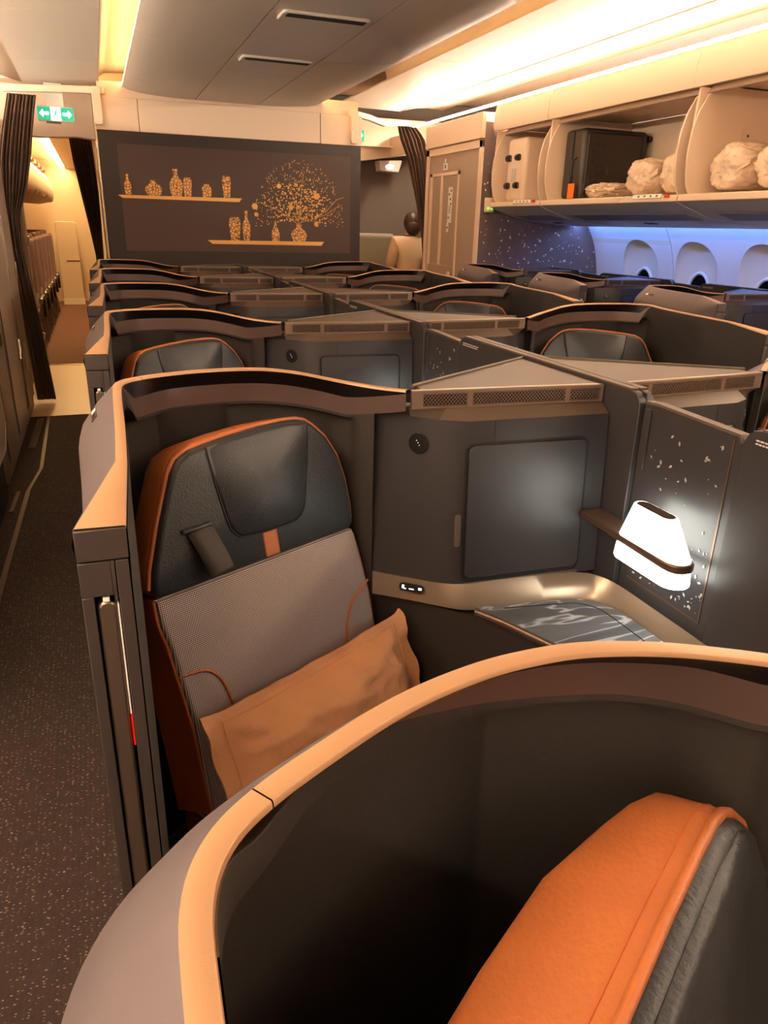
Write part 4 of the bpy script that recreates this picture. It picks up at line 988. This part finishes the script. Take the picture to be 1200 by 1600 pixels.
# overhead bins on the right
YB = [(5.93, 5.21), (5.11, 3.735), (3.645, 2.30)]
BL = ['open overhead bin farthest back, with wheeled pale suitcase', 'open overhead bin holding the black suitcase', 'open overhead bin at the right edge with rolled bedding']
for k, (ya, yb) in enumerate(YB):
    ox, oy, oz = R_(3.15, (ya+yb)/2, 1.6)
    def QB(): return MB(lambda x, y, z: tuple(a-b for a, b in zip(R_(x, y, z), (ox, oy, oz))))
    root = empty('overhead_bin', (ox, oy, oz), BL[k], 'overhead bin', 'open overhead bins')
    yo, yi = (ya+.035 if k else ya+.01), yb-.045
    QB().prism([(3.135,1.58),(3.15,1.575),(3.86,1.58),(3.86,1.605),(3.20,1.612),(3.165,1.618),(3.138,1.612)], yi, yo, 'y').build('shelf', M['cream'], root, smooth=30, bevel=.003)
    QB().box(3.84, 3.86, yi, yo, 1.606, 2.16).build('back_panel', M['cream'], root, smooth=0)
    QB().box(3.172, 3.86, yi-.03, yo+.02, 2.168, 2.184).build('top_panel', M['cream'], root, smooth=0)
    side = [(3.175,1.62),(3.15,1.66),(3.132,1.74),(3.126,1.84),(3.135,1.94),(3.160,2.03),(3.205,2.11),(3.25,2.160),(3.838,2.160),(3.838,1.613),(3.25,1.613)]
    for yy in (ya-.006, yb-.006):
        QB().prism(side, yy, yy+.013, 'y').build('side_wall', M['cream'], root, smooth=30, bevel=.002)
    QB().prism([(3.205,2.125),(3.24,2.165),(3.26,2.165),(3.225,2.12)], yi+.03, yo-.03, 'y').build('hinge_rail', M['lav'], root, smooth=0)
    QB().prism([(3.146,2.150),(3.138,2.175),(3.142,2.27),(3.158,2.345),(3.183,2.345),(3.168,2.26),(3.164,2.175),(3.170,2.150)], yb-.0445, ya+(.0445 if k else .05), 'y').build('bin_door', M['cream'], root, smooth=40)
    for yy in (ya+.012, ):
        QB().prism([(3.165,2.15),(3.24,2.15),(3.20,1.98),(3.165,1.90),(3.155,1.98)], yy, yy+.016, 'y').build('door_arm', M['cream'], root, smooth=0)
    sp = QB().prism([(3.142,1.573),(3.22,1.548),(3.36,1.505),(3.55,1.472),(3.80,1.455),(4.03,1.448),(4.03,1.49),(3.9,1.572)], yi+.004, yo-.004, 'y').build('service_panel', M['bluegrey'], root, smooth=40)
    n_ = 1 if k == 0 else 1
    QB().prism([(3.30,1.5205),(3.45,1.4865),(3.45,1.4835),(3.30,1.5165)], yi+.10, yo-.14, 'y').build('reading_light_slot', M['serv'], sp, smooth=0)
    QB().prism([(3.56,1.4705),(3.60,1.4665),(3.60,1.463),(3.56,1.467)], (ya+yb)/2-.05, (ya+yb)/2+.05, 'y').build('sign_window', M['dark'], sp, smooth=0)
    QB().prism([(3.136,1.598),(3.128,1.600),(3.132,1.622),(3.14,1.62)], yb+.08, yb+.34, 'y').build('lip_label', M['white'], root, smooth=0)
    lb = QB()
    for q in range(4): lb.prism([(3.1305,1.606),(3.1285,1.606),(3.130,1.616),(3.132,1.616)], yb+.11+q*.055, yb+.125+q*.055, 'y')
    lb.build('label_print', M['greydk'], root, smooth=0)
    QB().prism([(3.136,1.600),(3.127,1.602),(3.130,1.620),(3.14,1.62)], yb+.015, yb+.055, 'y').build('red_marker', M['redlbl'], root, smooth=0)
    if k < 2:
        QB().disc((3.5, ya-.0065, 1.95), (0,-1,0), .05, .004, 24).build('round_speaker', M['cream'], root, smooth=40)
    if k == 2:
        QB().disc((3.52, ya-.0065, 1.93), (0,-1,0), .055, .004, 24).build('round_speaker', M['cream'], root, smooth=40)
        QB().disc((3.52, ya-.0105, 1.93), (0,-1,0), .008, .002, 12).build('speaker_screw', M['bronze'], root)
# row sign hanging at the end of the bins
rs = empty('row_sign', R_(3.12, 5.97, 1.58), 'small cream row light box with green lights at the far end of the bins', 'sign')
MB().box(-.02, .07, -.01, .02, -.045, .075).build('housing', M['cream'], rs, bevel=.01)
MB().disc((.01, -.0115, -.012), (0,-1,0), .012, .003, 12).disc((.045, -.0115, -.012), (0,-1,0), .012, .003, 12).build('green_light', M['greenled'], rs)
# luggage
def suitcase(name, o, sx, sy, sz, m, lab, wheels):
    root = empty(name, o, lab, 'suitcase')
    MB().box(0, sx, -sy*.49, sy*.49, 0.0, sz).build('case_shell', m, root, bevel=.035, seg=4)
    return root
bx = R_(3.255, 4.965, 1.621)
s1 = suitcase('suitcase', bx, .56, .26, .475, M['blackcase'], 'black hard suitcase standing in the middle open bin', 1)
MB().prism(roundrect(.03, .50, .03, .445, .03), -.14, -.125, 'y').build('front_panel', M['blackcase'], s1, bevel=.006)
gr = MB().tube([(x_, -.141, z_) for x_, z_ in roundrect(.035, .495, .035, .44, .028)+roundrect(.035, .495, .035, .44, .028)[:1]], .004, 6, False).build('panel_groove', M['groove'], s1)
hx_ = MB()
for q in range(6):
    for c_ in range(2):
        cx_, cz_ = .085+.055*c_, .085+.058*q+(.029 if c_ else 0)
        if cz_ < .40: hx_.tube([(cx_+.024*math.cos(a*PI/3), -.142, cz_+.024*math.sin(a*PI/3)) for a in range(7)], .0035, 5, False)
hx_.build('hexagon_relief', M['blackcase'], s1)
MB().box(.20, .222, -.143, -.139, .17, .225).build('badge', M['bronze'], s1)
MB().tube([(-.004, .0, .02), (-.004, .0, .455)], .005, 6).build('zip', M['groove'], s1)
MB().tube([(0, -.05, .08), (-.03, -.05, .10), (-.03, -.05, .26), (0, -.05, .28)], .008, 8).build('side_handle', M['lip'], s1, smooth=60)
for z_ in (.06, .43):
    MB().tube([(.565, -.10, z_-.0), (.60, -.10, z_)], .022, 14).build('wheel', M['lip'], s1, smooth=40, bevel=.004)
tg = empty('luggage_tag', tuple(Vector(bx)+Vector((-.045, -.085, .003))), 'orange luggage tag hanging at the corner of the black suitcase', 'tag')
MB().box(-.004, .0, -.045, .035, .0, .10).build('tag_card', M['tagorange'], tg, bevel=.002)
MB().tube([(-.002, -.005, .085), (.006, -.005, .125), (.012, .0, .15)], .002, 5).build('loop', M['lip'], tg)
bx2 = R_(3.21, 5.70, 1.621)
s2 = suitcase('suitcase', bx2, .58, .30, .48, M['cream'], 'pale suitcase with black wheels in the farthest open bin', 1)
for z_ in (.12, .33):
    for y_ in (-.06, .09):
        w_ = MB().tube([(-.015, y_-.02, z_), (-.015, y_+.02, z_)], .026, 14).build('wheel', M['lip'], s2, smooth=40, bevel=.004)
        MB().box(-.012, .008, y_-.024, y_+.024, z_-.02, z_+.02).build('wheel_fork', M['bronze'], w_, bevel=.003)
MB().box(-.004, .002, -.02, .05, .15, .25).build('maker_plate', M['creamgrey'], s2)
# plastic wrapped bedding
def bedding(name, c, r, lab, seed, axis=None, fold=.10):
    c = R_(*c); root = empty(name, (c[0], c[1], c[2]-r[2]*.86), lab, 'bedding bag', 'plastic-wrapped bedding')
    def fn(d):
        q = Vector((d.x*2.2+seed, d.y*2.2, d.z*2.2)); k = 1+.09*noise.noise(q)+fold*1.3*(.32-abs(noise.noise(Vector((q.x*1.0+3, q.y*2.6, q.z*2.6)))))-.05*abs(noise.noise(q*3.3))-.025*abs(noise.noise(q*8))
        e = (abs(d.x)**7+(d.y*d.y+d.z*d.z)**3.5)**(-1/7)
        return k*(.25+.75*e)*.93
    m_ = MB().ellipsoid((0, 0, r[2]*.86), r, 84, 52, fn)
    m_.v = [(x_, y_, max(z_, .002)) for x_, y_, z_ in m_.v]
    m_.build('wrapped_bundle', M['plastic'], root, smooth=60)
    tw = MB(); rr = random.Random(seed)
    for q in range(5):
        a = rr.uniform(0, 2*PI); tw.tube([(-r[0]*.5*rr.random(), -r[1]*.8*math.cos(a*.2), r[2]*(1.2+.3*rr.random())), (-r[0]*.7, -r[1]*.95, r[2]*(.9+.3*rr.random())), (-r[0]*.9, -r[1]*.6, r[2]*.6)], [.003, .006, .002], 5)
    tw.build('plastic_crease', M['plastic'], root)
    return root
bedding('bedding_bag', (3.34, 4.575, 1.665), (.15, .17, .055), 'small flat crumpled plastic bag beside the black suitcase', 3, fold=.3)
bedding('bedding_bag', (3.42, 4.225, 1.737), (.19, .16, .125), 'plastic-wrapped bedding beside the black suitcase, left of two', 8)
bedding('bedding_bag', (3.42, 3.925, 1.742), (.19, .125, .13), 'plastic-wrapped bedding against the bin side wall, right of the black suitcase', 14)
bedding('bedding_bag', (3.41, 3.47, 1.752), (.205, .15, .14), 'large rolled bedding in clear plastic, left one in the right-edge bin', 23)
bedding('bedding_bag', (3.41, 3.155, 1.745), (.205, .145, .135), 'rolled bedding in clear plastic cut by the right edge of the photo', 31)

# ---- doorway on the right with the attendant
K8 = 1.0
struct(MB().box(2.10, 5.2, 8.72, 8.80, 0, 2.73).build('wall_back', M['wallgrey'], smooth=0))
struct(MB().box(2.155, 2.19, 6.60, 8.70, 0, 2.28).build('trim_11', M['cream'], smooth=0))
struct(MB().prism([(2.25,1.98),(2.25,2.50),(3.9,2.50),(3.9,2.24),(3.0,2.10)], 8.40, 8.70, 'y').build('trim_12', M['cream'], smooth=0))
cu_ = empty('ceiling_light_box', (3.17, 8.5, 2.03), 'small grey overhead unit with a white light in the right doorway', 'light')
MB().prism([(-.13,.06),(.15,.07),(.11,-.055),(-.11,-.05)], -.05, .10, 'y').build('housing', M['creamgrey'], cu_, bevel=.01)
MB().prism([(.05*math.cos(2*PI*j/20), .022*math.sin(2*PI*j/20)) for j in range(20)], -.055, -.05, 'y').build('lit_lens', M['spotlit'], cu_)
js = empty('jump_seat', (3.0, 8.55, 0), 'olive green fold-up seat pad against the grey wall behind the person', 'seat')
MB().prism(roundrect(-.20, .30, .62, 1.30, .05), -.02, .10, 'y').build('seat_pad', M['greenpad'], js, bevel=.02)
MB().prism(roundrect(-.23, .33, .30, 1.33, .05), .10, .15, 'y').build('pad_frame', M['creamgrey'], js, bevel=.01)

def person():
    root = empty('person', (3.26, 8.02, 0), 'person in a beige top with dark brown hair seen from behind at the right curtain', 'person')
    def skinmesh(name, pts, edges, radii, m, par, sub=2, root_i=0):
        me = bpy.data.meshes.new(name); me.from_pydata(pts, edges, []); o = bpy.data.objects.new(name, me); C.objects.link(o); o.parent = par
        me.materials.append(m)
        k = o.modifiers.new('skin', 'SKIN'); k.use_smooth_shade = True
        for i, r in enumerate(radii):
            sv = me.skin_vertices[0].data[i]; sv.radius = (r, r) if not isinstance(r, tuple) else r; sv.use_root = (i == root_i)
        o.modifiers.new('sub', 'SUBSURF').render_levels = sub
        return o
    P = []; E_ = []; R = []
    def nd(p, r, par=None):
        P.append(p); R.append(r)
        if par is not None: E_.append((par, len(P)-1))
        return len(P)-1
    pel = nd((0,0,.86), (.135,.10)); w_ = nd((0,.0,1.0), (.12,.09), pel); ch = nd((.01,.03,1.15), (.115,.075), w_); nk = nd((.03,.06,1.31), .055, ch)
    hd0 = nd((.05,.08,1.39), .07, nk); hd1 = nd((.06,.09,1.46), .085, hd0); hd2 = nd((.06,.085,1.52), .06, hd1)
    nose = nd((.10,.175,1.44), .012, hd1)
    for s_ in (-1, 1):
        sh = nd((.02+s_*.150,.04,1.225), .046, ch); el = nd((.02+s_*.20,.06,1.02), .038, sh); wr = nd((.02+s_*.15,.25,.98), .028, el)
        hnd = nd((.02+s_*.135,.31,.98), (.034,.018), wr)
        for q in range(4):
            f1 = nd((.02+s_*(.115+.013*q),.36,.98-.003*q), .009, hnd); f2 = nd((.02+s_*(.113+.013*q),.385+.006*(q in (1,2)),.965), .008, f1)
        th = nd((.02+s_*.10,.325,.985), .010, hnd); nd((.02+s_*.09,.355,.98), .008, th)
        hp = nd((s_*.085,0,.80), .085, pel); kn = nd((s_*.095,.02,.45), .055, hp); an = nd((s_*.10,-.01,.085), .038, kn); nd((s_*.105,.12,.04), .035, an)
    skinmesh('body', P, E_, R, M['skin'], root)
    # clothing
    P, E_, R = [], [], []
    a = nd((0,0,.80), (.15,.115)); b = nd((0,0,1.0), (.135,.105), a); c = nd((.01,.03,1.17), (.165,.118), b); d = nd((.025,.05,1.30), (.085,.08), c)
    for s_ in (-1, 1):
        sh = nd((.02+s_*.165,.04,1.235), .090, c); el = nd((.02+s_*.205,.06,1.03), .066, sh); nd((.02+s_*.16,.22,.985), .048, el)
    skinmesh('jacket', P, E_, R, M['jacket'], root)
    P, E_, R = [], [], []
    a = nd((0,0,.86), (.14,.105))
    for s_ in (-1, 1):
        hp = nd((s_*.088,0,.79), .092, a); kn = nd((s_*.096,.02,.45), .066, hp); nd((s_*.10,-.008,.10), .052, kn)
    skinmesh('trousers', P, E_, R, M['trouser'], root)
    hr = MB().ellipsoid((.058, .062, 1.455), (.098, .098, .115), 28, 18, lambda d: 1 if d.y < .45 else .93)
    hr.ellipsoid((.052, .022, 1.405), (.086, .072, .092), 22, 14)
    hr.build('hair', M['hair'], root, smooth=80)
    return root
pe = person()

# ---- cabin behind the camera
struct(MB().box(-2.2, 5.2, -3.1, -3.0, 0, 2.74).build('wall_front', M['creamgrey'], smooth=0))
struct(MB().box(5.1, 5.2, -3, 17, 0, 2.74).build('wall_outer', M['creamgrey'], smooth=0))

# ================================================================== lights (lamps the cabin has)
def area(name, loc, sx, sy, power, col, rot=(0,0,0)):
    l = bpy.data.lights.new(name, 'AREA'); l.shape = 'RECTANGLE'; l.size = sx; l.size_y = sy; l.energy = power; l.color = lin(col)
    o = bpy.data.objects.new(name, l); C.objects.link(o); o.location = loc; o.rotation_euler = rot; return o
w = bpy.data.worlds.new('world'); bpy.context.scene.world = w; w.use_nodes = True
w.node_tree.nodes['Background'].inputs['Color'].default_value = lin((255, 214, 170))+(1,)
w.node_tree.nodes['Background'].inputs['Strength'].default_value = .0

sc = bpy.context.scene
sc.view_settings.view_transform = 'Standard'; sc.view_settings.look = 'None'; sc.view_settings.gamma = 1; sc.view_settings.use_curve_mapping = False
sc.view_settings.exposure = 0.08
sc.cycles.use_denoising = True
sc.cycles.max_bounces = 8; sc.cycles.diffuse_bounces = 5
